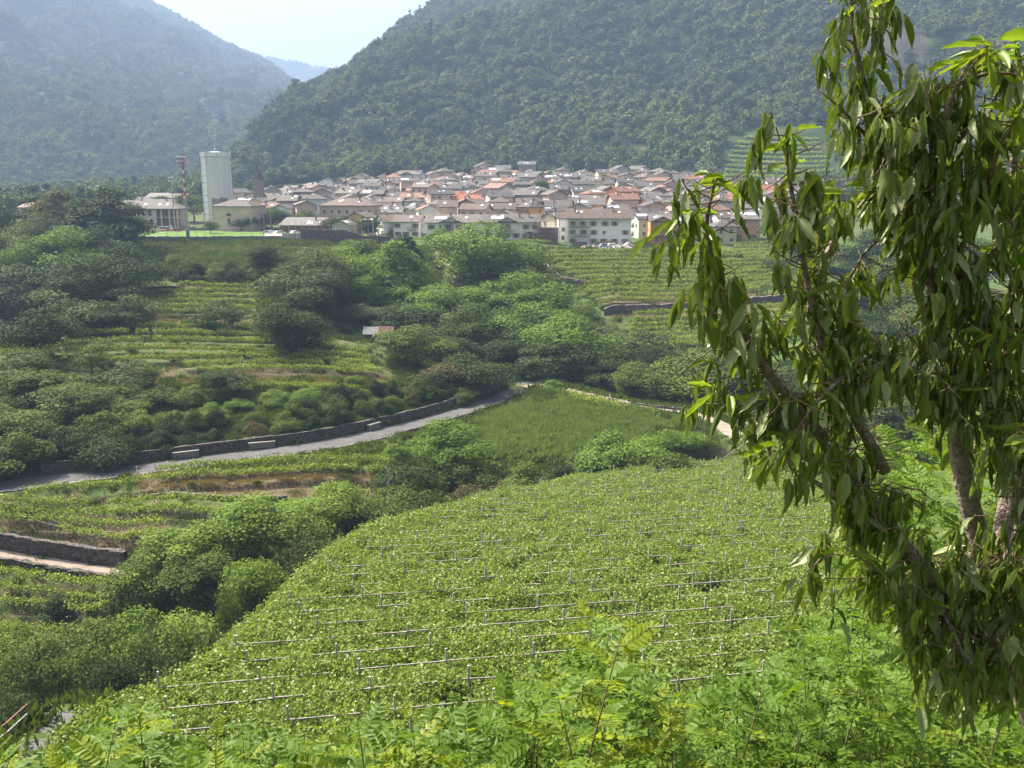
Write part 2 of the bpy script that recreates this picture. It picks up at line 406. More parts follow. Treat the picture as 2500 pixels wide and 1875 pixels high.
# vine rows: pixel lines where the posts meet the ground; every row stands on the lip of a small terrace
_f1 = [[(1334,622),(1525,619),(1690,621),(1830,618)],[(1345,632),(1530,630),(1700,632),(1830,630)],[(1352,643),(1520,641),(1700,643),(1850,640)],[(1360,654),(1520,652),(1700,652),(1860,650)],[(1363,664),(1530,663),(1700,662),(1870,659)],
       [(1380,676),(1540,675),(1700,672),(1880,668)],[(1400,688),(1560,686),(1720,682),(1890,677)],[(1425,700),(1580,698),(1740,692),(1890,686)],[(1431,711),(1600,708),(1760,700),(1890,694)],[(1412,724),(1600,719),(1760,709),(1880,703)],[(1440,736),(1600,731),(1750,720),(1850,713)],[(1460,748),(1600,742),(1740,731)]]
_f2 = [[(1545 - 3 * i, 776 + 13 * i), (1700, 769 + 13 * i), (1960, 750 + 12.5 * i)] for i in range(7)]
_f3 = [[(1775 + 8 * i, 594 + 8 * i), (1860 + 8 * i, 592 + 8 * i), (1960 + 5 * i, 594 + 8 * i)] for i in range(7)]
_hi = dict(dens=95, leaf=.25, wid=.30, low=.65, hgt=1.35, shoots=.14)
_far = dict(dens=60, leaf=.32, wid=.38, low=.55, hgt=1.35, shoots=.16)
FAMS = [
 ([[(384,1172),(588,1160),(859,1146),(950,1155)],[(60,1232),(203,1210),(407,1190),(633,1181),(904,1172),(954,1174)],[(0,1246),(271,1248),(497,1251),(655,1255)],[(0,1264),(226,1271),(497,1278),(600,1284)],[(0,1284),(203,1293),(407,1305)],[(149,1314),(384,1323)]],
  "just below the road", "vine rows below the road", dict(dens=95, leaf=.23, post=4.5, wid=.30, low=1.3, hgt=1.9)),
 ([[(768,1230),(860,1232),(954,1236)],[(814,1262),(954,1262)]], "at the dead tree's foot", "short vine rows below the road", dict(dens=90, leaf=.24, post=4.5, wid=.3)),
 ([[(0,1428),(150,1440),(290,1456)],[(0,1456),(150,1472),(290,1484)],[(0,1496),(60,1500),(130,1503),(270,1500)],[(0,1570),(100,1572),(160,1570)]],
  "under the lower path", "vine rows under the lower path", dict(dens=95, leaf=.23, post=4.0, wid=.30, low=1.3, hgt=1.9)),
 ([[(443,664),(494,664)],[(440,674),(620,676)],[(430,683),(620,688)],[(285,684),(443,685)],[(294,693),(470,694),(620,700)],[(437,703),(620,708)],[(294,725),(623,722)],[(253,735),(623,732)],[(221,748),(625,749)],[(228,760),(625,761)],[(221,774),(625,773)]],
  "on the upper left terraces", "vine rows on the upper left terraces", dict(_hi, leaf=.28)),
 ([[(237,812),(460,806),(690,812)],[(6,846),(250,826),(500,822),(700,830)],[(0,862),(260,843),(500,838),(740,850),(900,872)],[(0,874),(226,863),(588,861),(768,877),(904,886)],[(240,890),(371,886),(640,876),(904,899)],[(450,904),(640,892),(913,910)],[(480,914),(700,910),(935,921)],
   [(590,952),(750,955),(900,966)],[(1090,876),(1200,872)],[(1085,900),(1190,896)]],
  "on the middle left terraces", "vine rows on the middle left terraces", dict(_hi, post=6)),
 (_f1, "on the slope below the white houses", "vine rows below the white houses", _far), (_f2, "below the dark retaining bank", "vine rows below the dark bank", _far),
 (_f3, "on the small terraces beside the pink house", "vine rows beside the pink house", _far),
 ([[(900,582),(980,580),(1050,581)],[(1010,590),(1100,588)],[(1240,600),(1300,596),(1345,597)]], "at the village edge", "vine rows at the village edge", _far),
 ([[(2060,1010),(2200,1002),(2330,1012)],[(2050,1040),(2200,1045),(2330,1062)],[(2060,1075),(2200,1082),(2330,1100)],[(2080,1110),(2200,1120),(2330,1136)]], "on the terrace behind the cherry tree", "vine rows behind the cherry tree", dict(dens=80, leaf=.26, post=3.5, wid=.6, low=.9)),
]
TROWS = []      # (x, y along the row, drop in front, span)
for fi, (A_, span) in {0: (.9, 3.0), 1: (.9, 3.5), 2: (.9, 3.5), 3: (1.0, 5.0), 4: (.95, 4.2), 5: (1.0, 5.0), 6: (.9, 4.5), 7: (1.0, 5.0)}.items():
    for pts in FAMS[fi][0]:
        P = smooth_line([drop0(px, py) for px, py in pts], 2); o_ = np.argsort(P[:, 0]); TROWS.append((P[o_, 0], P[o_, 1], A_, span))

_cp = resample(smooth_line(np.array([drop0(px, py, lambda X, Y: bench(X, Y) + .2, 12, 120) for px, py in [(-60,1935),(20,1875),(80,1828),(130,1778),(175,1728)]]), 2), .8)
ROADLINE["corner_path"] = (_cp, 1.7, "asphalt")
def H(x, y, base=None):
    x = np.asarray(x, float); y = np.asarray(y, float); sh = x.shape; x = np.atleast_1d(x).ravel(); y = np.atleast_1d(y).ravel()
    z = H0(x, y) if base is None else base
    z = z + fbm(x, y, .22, 3) * np.clip(np.abs(y) / 40, .15, .5) * sstep(420, 300, y)
    for rx, ry, A_, span in TROWS:       # cultivation terraces: a bank drops away in front of each vine row
        k = np.nonzero((x > rx[0]) & (x < rx[-1]) & (y > ry.min() - span) & (y < ry.max()))[0]
        if len(k) == 0: continue
        dy = np.interp(x[k], rx, ry) - y[k]; w = sstep(0, 2.5, x[k] - rx[0]) * sstep(0, 2.5, rx[-1] - x[k]) * sstep(.15, 1.05, dy) * np.clip(1 - dy / span, 0, 1)
        z[k] -= A_ * w
    w_ = bench_w(x, y); z = z * (1 - w_) + (bench(x, y) + fbm(x, y, .3, 2) * .2) * w_
    x0, x1, y0, y1, zf = FIELD
    d = np.maximum(np.maximum(x0 - x, x - x1), np.maximum(y0 - y, y - y1)); k = sstep(5, 0, d); z = z * (1 - k) + zf * k
    for P, w, _ in ROADLINE.values():
        bb = (x > P[:, 0].min() - 8) & (x < P[:, 0].max() + 8) & (y > P[:, 1].min() - 8) & (y < P[:, 1].max() + 8)
        idx = np.nonzero(bb)[0]
        if len(idx) == 0: continue
        Q = P[::2]
        d2 = (x[idx, None] - Q[None, :, 0]) ** 2 + (y[idx, None] - Q[None, :, 1]) ** 2
        j = d2.argmin(1); d = np.sqrt(d2[np.arange(len(idx)), j]); k = sstep(w / 2 + 2.6, w / 2 + .5, d)
        z[idx] = z[idx] * (1 - k) + (Q[j, 2] - .07) * k
    return z.reshape(sh)

def xat(px, D, z): return (px - 1250) / FPX * (D * CP - (z - CZ) * SP)
def h1(x, y): return float(H(np.array([x]), np.array([y]))[0])
def drop(px, py): return drop0(px, py, H)
def ground(px, D):
    x = (px - 1250) / FPX * D
    for _ in range(3): z = h1(x, D); x = xat(px, D, z)
    return np.array([x, D, z])

# ------------------------------------------------------------------ ground sheet
rowsD = np.concatenate([np.linspace(-24, 6, 22), np.geomspace(6.6, 84, 120), np.arange(84.5, 130, .42), np.arange(130, 300, .5), np.linspace(301, 330, 30), np.geomspace(333, 1250, 90)])
tcol = np.linspace(-1, 1, 281)
GX = tcol[None] * (0.66 * np.maximum(rowsD, 0) + 45)[:, None]; GY = np.repeat(rowsD[:, None], len(tcol), 1)
GZ = H(GX, GY)
nr, nc = GX.shape; ii = np.arange(nr * nc).reshape(nr, nc)
gF = np.stack([ii[:-1, :-1], ii[:-1, 1:], ii[1:, 1:], ii[1:, :-1]], -1).reshape(-1, 4)

def ground_material():
    m, n, l, p = nmat("meadow_ground")
    tc = n.new("ShaderNodeTexCoord"); N = []
    for s, d in ((0.09, 5), (0.6, 6), (6.0, 4)):
        z = n.new("ShaderNodeTexNoise"); z.inputs["Scale"].default_value = s; z.inputs["Detail"].default_value = d
        l.new(tc.outputs["Object"], z.inputs["Vector"]); N.append(z)
    g = ramp(n, [(0.30, (0.032, 0.054, 0.014)), (0.5, (0.060, 0.096, 0.022)), (0.72, (0.105, 0.135, 0.034))]); l.new(N[1].outputs["Fac"], g.inputs[0])
    b = ramp(n, [(0.3, (0.055, 0.042, 0.028)), (0.7, (0.150, 0.112, 0.065))]); l.new(N[2].outputs["Fac"], b.inputs[0])
    at_ = n.new("ShaderNodeAttribute"); at_.attribute_name = "dry"
    ad = n.new("ShaderNodeMath"); ad.operation = 'ADD'; l.new(at_.outputs["Fac"], ad.inputs[0])
    sb = n.new("ShaderNodeMath"); sb.operation = 'MULTIPLY_ADD'; sb.inputs[1].default_value = 1.6; sb.inputs[2].default_value = -0.95
    l.new(N[1].outputs["Fac"], sb.inputs[0]); l.new(sb.outputs[0], ad.inputs[1])
    sm = ramp(n, [(0.25, (0, 0, 0)), (0.6, (1, 1, 1))]); l.new(ad.outputs[0], sm.inputs[0])
    mx = n.new("ShaderNodeMix"); mx.data_type = 'RGBA'; l.new(sm.outputs[0], mx.inputs[0]); l.new(g.outputs[0], mx.inputs[6]); l.new(b.outputs[0], mx.inputs[7])
    ge = n.new("ShaderNodeNewGeometry"); sx = n.new("ShaderNodeSeparateXYZ"); l.new(ge.outputs["Normal"], sx.inputs[0])
    st = ramp(n, [(0.72, (1, 1, 1)), (0.90, (0, 0, 0))]); l.new(sx.outputs[2], st.inputs[0])
    bk = ramp(n, [(0.3, (0.040, 0.034, 0.022)), (0.7, (0.105, 0.082, 0.050))]); l.new(N[2].outputs["Fac"], bk.inputs[0])
    m3 = n.new("ShaderNodeMix"); m3.data_type = 'RGBA'; l.new(st.outputs[0], m3.inputs[0]); l.new(mx.outputs[2], m3.inputs[6]); l.new(bk.outputs[0], m3.inputs[7]); mx = m3
    l.new(mx.outputs[2], p.inputs["Base Color"]); p.inputs["Roughness"].default_value = 0.95; p.inputs["Specular IOR Level"].default_value = 0.1
    bm = n.new("ShaderNodeBump"); bm.inputs["Strength"].default_value = 0.7; bm.inputs["Distance"].default_value = 0.25
    l.new(N[2].outputs["Fac"], bm.inputs["Height"]); l.new(bm.outputs[0], p.inputs["Normal"])
    return m
M["ground"] = ground_material()
gme = mesh("ground", np.stack([GX, GY, GZ], -1).reshape(-1, 3), gF, [M["ground"]], smooth=True)
# dry grass banks and bare soil: real patches on the terraces
gpx, gpy, _ = proj(np.stack([GX, GY, GZ], -1).reshape(-1, 3)); gy = GY.ravel()
dry = np.zeros(len(gy))
for x0, x1, y0, y1, a in [(285,640,699,714,.8),(150,640,766,800,.55),(300,960,900,940,.65),(0,420,1262,1345,.8),(330,960,1150,1215,.85),(0,300,1395,1420,.5),
                          (0,200,1490,1530,.6),(1470,2050,715,775,.9),(1380,1480,1040,1070,.5),(60,700,842,868,.35),(380,620,600,628,.4),(1480,1640,1040,1075,.35),(0,960,1060,1180,.45),(1230,1330,940,1030,.4),(850,960,640,700,.2)]:
    k = sstep(-12, 12, gpx - x0) * sstep(-12, 12, x1 - gpx) * sstep(-5, 4, gpy - y0) * sstep(-5, 4, y1 - gpy) * (gy > 80) * (gy < 330)
    dry = np.maximum(dry, a * k)
VZ = lambda qx, qy, gy: (((qx > 1330) & (qx < 2060) & (qy > 608) & (qy < 885) & (gy > 170)) | ((qx > 215) & (qx < 640) & (qy > 655) & (qy < 790)) | ((qx < 960) & (qy > 800) & (qy < 925)) | ((qx < 960) & (qy > 1190) & (qy < 1340)) | ((qx < 300) & (qy > 1400) & (qy < 1560))) & (gy > 80) & (gy < 300)
dry = np.maximum(dry, np.where(gpx > 1300, .30, .45) * VZ(gpx, gpy, gy))
dry = np.maximum(dry, .45 * sstep(330, 360, gy) * sstep(640, 600, gy))
ca = gme.attributes.new("dry", 'FLOAT', 'POINT'); ca.data.foreach_set("value", dry.astype(np.float32))
tag(ob("ground", gme), "green valley floor and terraced slopes", kind="structure")

# ------------------------------------------------------------------ mountains
def interp(tab, x): t = np.array(tab, float); return np.interp(x, t[:, 0], t[:, 1])

def rockmask(V):
    "bare porphyry cliffs among the trees"
    qx, qy, _ = proj(V); n = fbm(V[:, 0], V[:, 1] + V[:, 2], .011, 4); o = np.zeros(len(V))
    for x0, x1, y0, y1, th in [(600, 760, 330, 445, .06), (2080, 2260, 50, 180, .08), (1230, 1440, 180, 270, .05), (1500, 1700, 380, 440, .1), (1880, 2000, 200, 280, .08)]:
        o = np.maximum(o, sstep(-20, 20, qx - x0) * sstep(-20, 20, x1 - qx) * sstep(-15, 15, qy - y0) * sstep(-15, 15, y1 - qy) * sstep(th, th + .05, n))
    return o

class Mountain:
    def __init__(s, sky_, crest, base, zb, back=1.35, rough=1.0, pxr=(400, 3300), seed=0, conv=1.0):
        s.sky, s.crest, s.base, s.zb, s.back, s.rough, s.pxr, s.seed, s.conv = sky_, crest, base, zb, back, rough, pxr, seed, conv
    def z(s, px, D):
        D0 = interp(s.base, px); D1 = interp(s.crest, px); t = (D - D0) / (D1 - D0)
        zb = interp(s.zb, px) + CZ; z1 = CZ + D1 * elev(interp(s.sky, px))
        up = np.clip(t, 0, 1); zz = zb + (z1 - zb) * (up ** s.conv)
        x = (px - 1250) / FPX * D
        env = np.clip(4 * up * (1 - up), 0, 1)
        zz = zz + s.rough * env * (fbm(x + s.seed, D, .006, 4) * 70 + fbm(x, D + s.seed, .02, 3) * 24)
        zz = zz - np.clip(t - 1, 0, 9) * (D1 - D0) * .55 - 14 * np.clip(-t, 0, 1)
        return zz
    def build(s, name, mat, label, n=220, m=120):
        px = np.linspace(*s.pxr, n); T = np.concatenate([np.linspace(-.04, 1, m), np.linspace(1.02, s.back, 12)])
        PX, TT = np.meshgrid(px, T); D0 = interp(s.base, PX); D1 = interp(s.crest, PX); D = D0 + TT * (D1 - D0)
        Z = s.z(PX, D); X = xat(PX, D, Z)
        a, b = PX.shape; i = np.arange(a * b).reshape(a, b)
        F = np.stack([i[:-1, :-1], i[:-1, 1:], i[1:, 1:], i[1:, :-1]], -1).reshape(-1, 4)
        V = np.stack([X, D, Z], -1).reshape(-1, 3); me_ = mesh(name, V, F, [mat], smooth=True)
        a_ = me_.attributes.new("rock", 'FLOAT', 'POINT'); a_.data.foreach_set("value", rockmask(V).astype(np.float32))
        return tag(ob(name, me_), label, kind="structure")
    def drop(s, px, py):
        D0 = interp(s.base, px); D1 = interp(s.crest, px); D = np.linspace(D0, D1, 900)
        Z = s.z(np.full(900, px), D); L = CZ + D * elev(py); k = np.nonzero(Z >= L)[0]; i = k[0] if len(k) else 899
        return np.array([xat(px, D[i], Z[i]), D[i], Z[i]])

# elev() along a pixel column is exact for the column through the frame centre; off-centre columns share it because px/FPX is per forward metre
MR = Mountain([(380,520),(430,500),(480,462),(540,425),(575,395),(600,365),(630,326),(660,300),(700,268),(760,228),(840,185),(900,133),(960,85),(1020,37),(1080,0),(1150,-55),(1300,-140),(1600,-270),(2000,-340),(2600,-300),(3300,-200)],
              [(380,720),(480,760),(540,800),(600,880),(700,1000),(840,1180),(1080,1380),(1300,1520),(2000,1500),(2600,1400),(3300,1300)],
              [(380,690),(540,690),(640,640),(900,650),(1300,670),(1600,640),(1760,585),(2000,550),(2600,500),(3300,470)],
              [(380,-12),(540,-9),(700,-2),(1000,2),(1300,2),(1600,1),(1800,-4),(2200,-6),(2700,-8),(3300,-10)], pxr=(380, 3300), seed=40, rough=1.7)
ML = Mountain([(-1300,-420),(-600,-330),(0,-135),(200,-65),(350,0),(420,34),(480,68),(540,104),(600,133),(644,150),(686,178),(730,222),(770,258),(830,330),(900,430),(960,470)],
              [(-1300,2900),(0,3300),(350,3300),(644,3000),(770,2600),(900,2200),(960,2100)],
              [(-1300,880),(0,960),(350,1000),(700,1050),(960,1150)], [(-1300,-14),(960,-10)], pxr=(-1300, 960), seed=900, rough=1.7)
MF = Mountain([(380,128),(500,126),(600,139),(644,146),(700,160),(780,172),(840,186),(900,203),(1050,222),(1300,260)],
              [(380,4600),(1300,4700)], [(380,3900),(1300,4000)], [(380,0),(1300,0)], pxr=(380, 1300), seed=300, rough=2)

def forest_floor():
    m, n, l, p = nmat("forest_floor")
    tc = n.new("ShaderNodeTexCoord"); z = n.new("ShaderNodeTexNoise"); z.inputs["Scale"].default_value = 0.05; z.inputs["Detail"].default_value = 8
    l.new(tc.outputs["Object"], z.inputs["Vector"])
    r = ramp(n, [(0.35, (0.022, 0.035, 0.014)), (0.6, (0.045, 0.065, 0.022)), (0.75, (0.10, 0.085, 0.06))]); l.new(z.outputs["Fac"], r.inputs[0])
    rk = ramp(n, [(0.35, (0.030, 0.028, 0.024)), (0.65, (0.075, 0.062, 0.055))]); l.new(z.outputs["Fac"], rk.inputs[0])
    ra = n.new("ShaderNodeAttribute"); ra.attribute_name = "rock"; rx = n.new("ShaderNodeMix"); rx.data_type = 'RGBA'; l.new(ra.outputs["Fac"], rx.inputs[0]); l.new(r.outputs[0], rx.inputs[6]); l.new(rk.outputs[0], rx.inputs[7])
    l.new(rx.outputs[2], p.inputs["Base Color"]); p.inputs["Roughness"].default_value = 1; p.inputs["Specular IOR Level"].default_value = 0.0
    return m
M["forest_floor"] = forest_floor()
MR.build("mountain", M["forest_floor"], "steep wooded mountain rising behind the village")
ML.build("mountain", M["forest_floor"], "hazy blue wooded mountain rising on the left")
MF.build("far_ridge", M["forest_floor"], "distant hazy ridge closing the valley gap", n=120, m=40)

# ------------------------------------------------------------------ roads
for k, (P, w, mt) in ROADLINE.items():
    t = np.gradient(P[:, :2], axis=0); t /= np.linalg.norm(t, axis=1)[:, None]; nrm = np.stack([-t[:, 1], t[:, 0]], 1)
    ww = w / 2 * (1 + .08 * np.sin(np.arange(len(P)) * .7)) if mt == "gravel" else w / 2 * (1 + .45 * sstep(.72, .98, np.linspace(0, 1, len(P)))) * np.ones(len(P))
    offs = [-1, -.5, 0, .5, 1]
    V = np.concatenate([np.concatenate([P[:, :2] + nrm * (ww * o)[:, None], (P[:, 2] + .0 - .03 * abs(o))[:, None]], 1) for o in offs]); L = len(P)
    F = np.concatenate([np.stack([np.arange(L - 1) + (j + 1) * L, np.arange(L - 1) + j * L, np.arange(1, L) + j * L, np.arange(1, L) + (j + 1) * L], 1) for j in range(4)])
    if k == "junction": V[:, 2] += .006
    nm = {"road": "road", "junction": "path", "upper_path": "path", "lower_path": "path", "field_lane": "path", "corner_path": "path"}[k]
    lab = {"road": "grey asphalt road curving across the valley", "junction": "pale gravel track leading off the road bend", "upper_path": "pale path climbing between the trees",
           "lower_path": "pink gravel path below the dry stone wall", "field_lane": "pale lane beside the pitch wall", "corner_path": "concrete path at the vineyard corner"}[k]
    tag(ob(nm, mesh(nm, V, F, [M[mt]], smooth=True)), lab, kind="structure")
# ------------------------------------------------------------------ leaves, trees, vines
def unit(v): return v / (np.linalg.norm(v, axis=-1, keepdims=True) + 1e-9)

def leafV(P, A, N, L, W, fold=.12):
    "diamond leaves: base P, axis A, normal N"
    A = unit(A); N = unit(N - A * (N * A).sum(1, keepdims=True)); S = np.cross(A, N); L = np.asarray(L)[:, None]; W = np.asarray(W)[:, None]
    V = np.stack([P, P + A * L * .42 + S * W * .5 + N * W * fold, P + A * L - N * L * .06, P + A * L * .42 - S * W * .5 + N * W * fold], 1)
    n = len(P); F = np.arange(n * 4).reshape(n, 4)
    return V.reshape(-1, 3), F

def rdir(n, rng): return unit(rng.normal(size=(n, 3)))

def crown(seed, Hc, Wc, nclump, nleaf, leaf, shape="round", flat=.8):
    rng = np.random.default_rng(seed)
    # clump centres fill an uneven ellipsoid, denser near its skin
    C = []; R = []
    lean = rng.normal(size=2) * .08
    bite = rdir(3, rng)                          # hollows in the outline
    while len(C) < nclump:
        u = rng.uniform(-1, 1, 3); r = np.linalg.norm(u)
        if r > 1 or r < (.3 if shape != "cone" else 0): continue
        if shape in ("round", "tall", "dome") and max((u / (r + 1e-6)) @ q for q in bite) > .80 and r > .55: continue
        zz = (u[2] + 1) / 2
        if shape == "cone": w = max(.05, 1 - zz) ** .9
        elif shape == "tall": w = .55 + .45 * math.sin(math.pi * min(1, zz * 1.1))
        elif shape == "dome": w = math.sqrt(max(0, 1 - zz * zz)) * .9 + .1
        else: w = 1.0
        C.append((u[0] * w * Wc * .42 + lean[0] * zz * Wc, u[1] * w * Wc * .42 + lean[1] * zz * Wc, (.08 + .80 * zz) * Hc)); R.append(Wc * rng.choice([.09, .13, .18, .24]) * rng.uniform(.85, 1.15) * (.6 + .4 * w))
    C = np.array(C); R = np.array(R)
    p = R ** 2 / (R ** 2).sum(); idx = rng.choice(nclump, nleaf, p=p)
    d = rdir(nleaf, rng); d[:, 2] = np.where(d[:, 2] < -.35, -d[:, 2], d[:, 2])
    rr = R[idx] * (.62 + .5 * rng.uniform(0, 1, nleaf))
    P = C[idx] + d * rr[:, None] * np.array([1, 1, flat])
    mid = np.array([0, 0, Hc * .4]); out = unit(P - mid)
    N = unit(d * .7 + out * .35 + np.array([0, 0, .35]) + rng.normal(size=(nleaf, 3)) * .45)
    A = unit(np.cross(N, rdir(nleaf, rng)) + np.array([0, 0, -.25]))
    L = leaf * rng.uniform(.7, 1.35, nleaf)
    return leafV(P, A, N, L, L * rng.uniform(.55, .8, nleaf)), C

def trunk_mesh(name, C, H0t, rad, rng, zoff):
    b = B(); top = np.array([C[:, 0].mean(), C[:, 1].mean(), C[:, 2].max() * .8 + zoff])
    base = np.array([0, 0, -.6]); mid = np.array([rng.normal() * .15, rng.normal() * .15, zoff * .8 + .4])
    b.tube([base, mid, (mid + top) / 2 + rng.normal(size=3) * .2, top], [rad * 1.25, rad, rad * .65, rad * .2], 7)
    for c in C[rng.choice(len(C), min(9, len(C)), replace=False)]:
        c = c + np.array([0, 0, zoff]); t = rng.uniform(.1, .6); s = mid * (1 - t) + top * t
        b.tube([s, (s + c) / 2 + np.array([0, 0, -.15]), c], [rad * .42, rad * .28, rad * .1], 5)
    return b.me(name, [M["bark"]], True)

LM = {
 "dark":   leafmat("leaf_dark_green", (0.018, 0.037, 0.008), (0.048, 0.076, 0.016), .20),
 "mid":    leafmat("leaf_mid_green", (0.044, 0.080, 0.012), (0.110, 0.148, 0.025), .22),
 "bright": leafmat("leaf_bright_green", (0.080, 0.150, 0.018), (0.165, 0.235, 0.034), .26),
 "olive":  leafmat("leaf_olive_grey", (0.042, 0.066, 0.020), (0.092, 0.120, 0.042), .2),
 "brown":  leafmat("leaf_brownish", (0.070, 0.070, 0.024), (0.120, 0.100, 0.040), .2),
 "conifer":leafmat("needle_blue_green", (0.015, 0.034, 0.018), (0.030, 0.055, 0.026), .18),
 "vine":   leafmat("vine_leaf", (0.120, 0.195, 0.022), (0.300, 0.355, 0.056), .22, objvar=.15),
 "vine_near": leafmat("pergola_vine_leaf", (0.088, 0.155, 0.020), (0.240, 0.305, 0.055), .40, rough=.45, spec=.3, objvar=.2),
 "forest": leafmat("forest_leaf", (0.020, 0.043, 0.012), (0.125, 0.155, 0.034), .2, objvar=.8, patch=.012),
}
# tree shapes: unit height and unit width, scaled per tree; crown(seed, height, width, clumps, leaves, leaf)
PROTO = {}
def proto(key, seed, Hh, Ww, zoff, nclump, nleaf, leaf, shape, rad=.16):
    (V, F), C = crown(seed, Hh - zoff, Ww, nclump, nleaf, leaf, shape); V[:, 2] += zoff
    PROTO[key] = (V, F, trunk_mesh("trunk", C, Hh, rad, np.random.default_rng(seed + 1), zoff), Hh, Ww, {})
for i in range(4): proto(f"round{i}", 10 + i, 9, 8, 1.6, 34 + 4 * i, 9500, .25, "round")
for i in range(3): proto(f"tall{i}", 20 + i, 12, 7, 1.2, 44, 9500, .27, "tall", .18)
for i in range(3): proto(f"dome{i}", 30 + i, 4.5, 7, .2, 30, 7500, .22, "dome", .08)
for i in range(2): proto(f"cone{i}", 40 + i, 11, 5, .8, 60, 5200, .26, "cone", .15)
for i in range(2): proto(f"loose{i}", 50 + i, 7, 6, .7, 20, 2600, .26, "round", .10)

def crown_me(key, mat):
    V, F, tr, h, w, cache = PROTO[key]
    if mat not in cache: cache[mat] = mesh("crown", V, F, [LM[mat]])
    return cache[mat]

def plant_tree(key, mat, base, height, width, label, group, rz, name, cat):
    V, F, tr, h, w, _ = PROTO[key]
    t = thing(name, label, cat, base, rz, group); t.scale = (width / w, width / w, height / h)
    ob("trunk", tr, t); ob("crown", crown_me(key, mat), t)
    return t

SH = {"r": "round", "t": "tall", "d": "dome", "c": "cone", "l": "loose"}; NV = {"r": 4, "t": 3, "d": 3, "c": 2, "l": 2}
SHW = {"r": "round-crowned tree", "t": "tall tree", "d": "spreading bush", "c": "conical tree", "l": "loose open tree"}
MW = {"dark": "dark green", "mid": "mid green", "bright": "bright green", "olive": "grey-green", "brown": "brownish green", "conifer": "blue-green"}
MC = {"k": "dark", "m": "mid", "b": "bright", "o": "olive", "n": "brown", "c": "conifer"}

ASP = {"r": .85, "t": 1.25, "d": .55, "c": 1.5, "l": .9}
def grove(lst, where, group, dmin=.72, py_low=True):
    "lst: (px, py of the top, width in px, distance, shape, colour)"
    cnt = {}; ALL = []
    for px, pt, wpx, D, s, c in lst:
        # slide the tree along the line of sight to its top until it stands on the ground at a natural height
        Ds = np.arange(D * 1.10, max(30.0, D * (.99 if (780 < px < 1140 and 185 < D < 235 and pt > 655) or (1030 < px < 1170 and D > 245) else .94 if px > 1100 and 158 < D < 197 and py_low else dmin)), -1.0); xr_, yr_, zr_ = ray(px, pt); Xs = xr_ / yr_ * Ds; Zs = CZ + zr_ / yr_ * Ds
        hs = Zs - H(Xs, Ds); okk = np.nonzero(hs >= ASP[s] * wpx / FPX * Ds)[0]; j_ = okk[0] if len(okk) else int(np.argmax(hs))
        D = float(Ds[j_]); P = np.array([Xs[j_], D, Zs[j_]]); h = max(hs[j_], 1.6); g = P[2] - h; w = wpx / FPX * D
        nsp = max(1, min(4, int(round(w / (h / ASP[s] * 1.5)))))
        for sp in range(nsp):       # a wide low mass is several bushes side by side
            ALL.append((px + (sp - (nsp - 1) / 2) * wpx / nsp, P[0] + (sp - (nsp - 1) / 2) * w / nsp, D + (random.uniform(-1, 1.5) if nsp > 1 else 0), h * (random.uniform(.75, 1.1) if nsp > 1 else 1), min(w / nsp * 1.15, h * 2.2), s, c))
    ALL.sort(key=lambda q: q[0]); tot = {}
    for q in ALL: tot[(q[5], q[6])] = tot.get((q[5], q[6]), 0) + 1
    for px, X_, D, h, w, s, c in ALL:
        g = h1(X_, D)
        k = (s, c); cnt[k] = cnt.get(k, 0) + 1
        what = f"{MW[MC[c]]} {SHW[s]}"
        o = "" if tot[k] == 1 else f"{nth(cnt[k])} such from left "
        lab = f"{what}, {o}{where}"
        plant_tree(f"{SH[s]}{random.randrange(NV[s])}", MC[c], (X_, D, g - .1), h * 1.03, w * 1.12, lab, group,
                   random.uniform(0, 6.28), "bush" if s == "d" else ("conifer_tree" if s == "c" else "broadleaf_tree"), "bush" if s == "d" else "tree")

grove([(-30,455,130,272,'r','k'),(55,520,120,255,'r','m'),(135,447,120,268,'t','n'),(90,470,100,274,'t','o'),(195,480,110,262,'t','k'),(262,448,150,258,'t','k'),(298,490,110,262,'r','m'),
       (110,535,120,244,'r','o'),(20,565,150,238,'r','m'),(178,565,170,228,'r','b'),(60,590,140,225,'r','m'),(250,560,130,240,'r','k'),(305,560,130,250,'r','m'),(335,600,140,246,'r','k'),(380,640,90,240,'d','m'),
       (-40,640,190,212,'r','k'),(40,660,180,206,'r','o'),(120,650,170,208,'r','k'),(210,632,160,216,'r','k'),(265,670,120,218,'r','k'),(-30,760,160,188,'d','k'),(70,745,160,190,'r','k'),(165,700,140,196,'l','o'),(230,745,120,200,'d','k'),
       (10,600,120,220,'r','b')],
      "in the wood beside the playing field", "trees of the wood beside the playing field")
grove([(288,735,80,193,'l','o'),(345,712,90,194,'l','o'),(500,738,90,195,'l','o'),(565,722,85,196,'l','o'),
       (570,640,90,246,'d','k'),(620,655,70,240,'d','m'),(465,640,90,250,'d','k'),(420,625,120,262,'d','m'),(520,640,120,252,'d','m')],
      "among the upper left vine terraces", "shrubs among the upper terraces", dmin=.9)
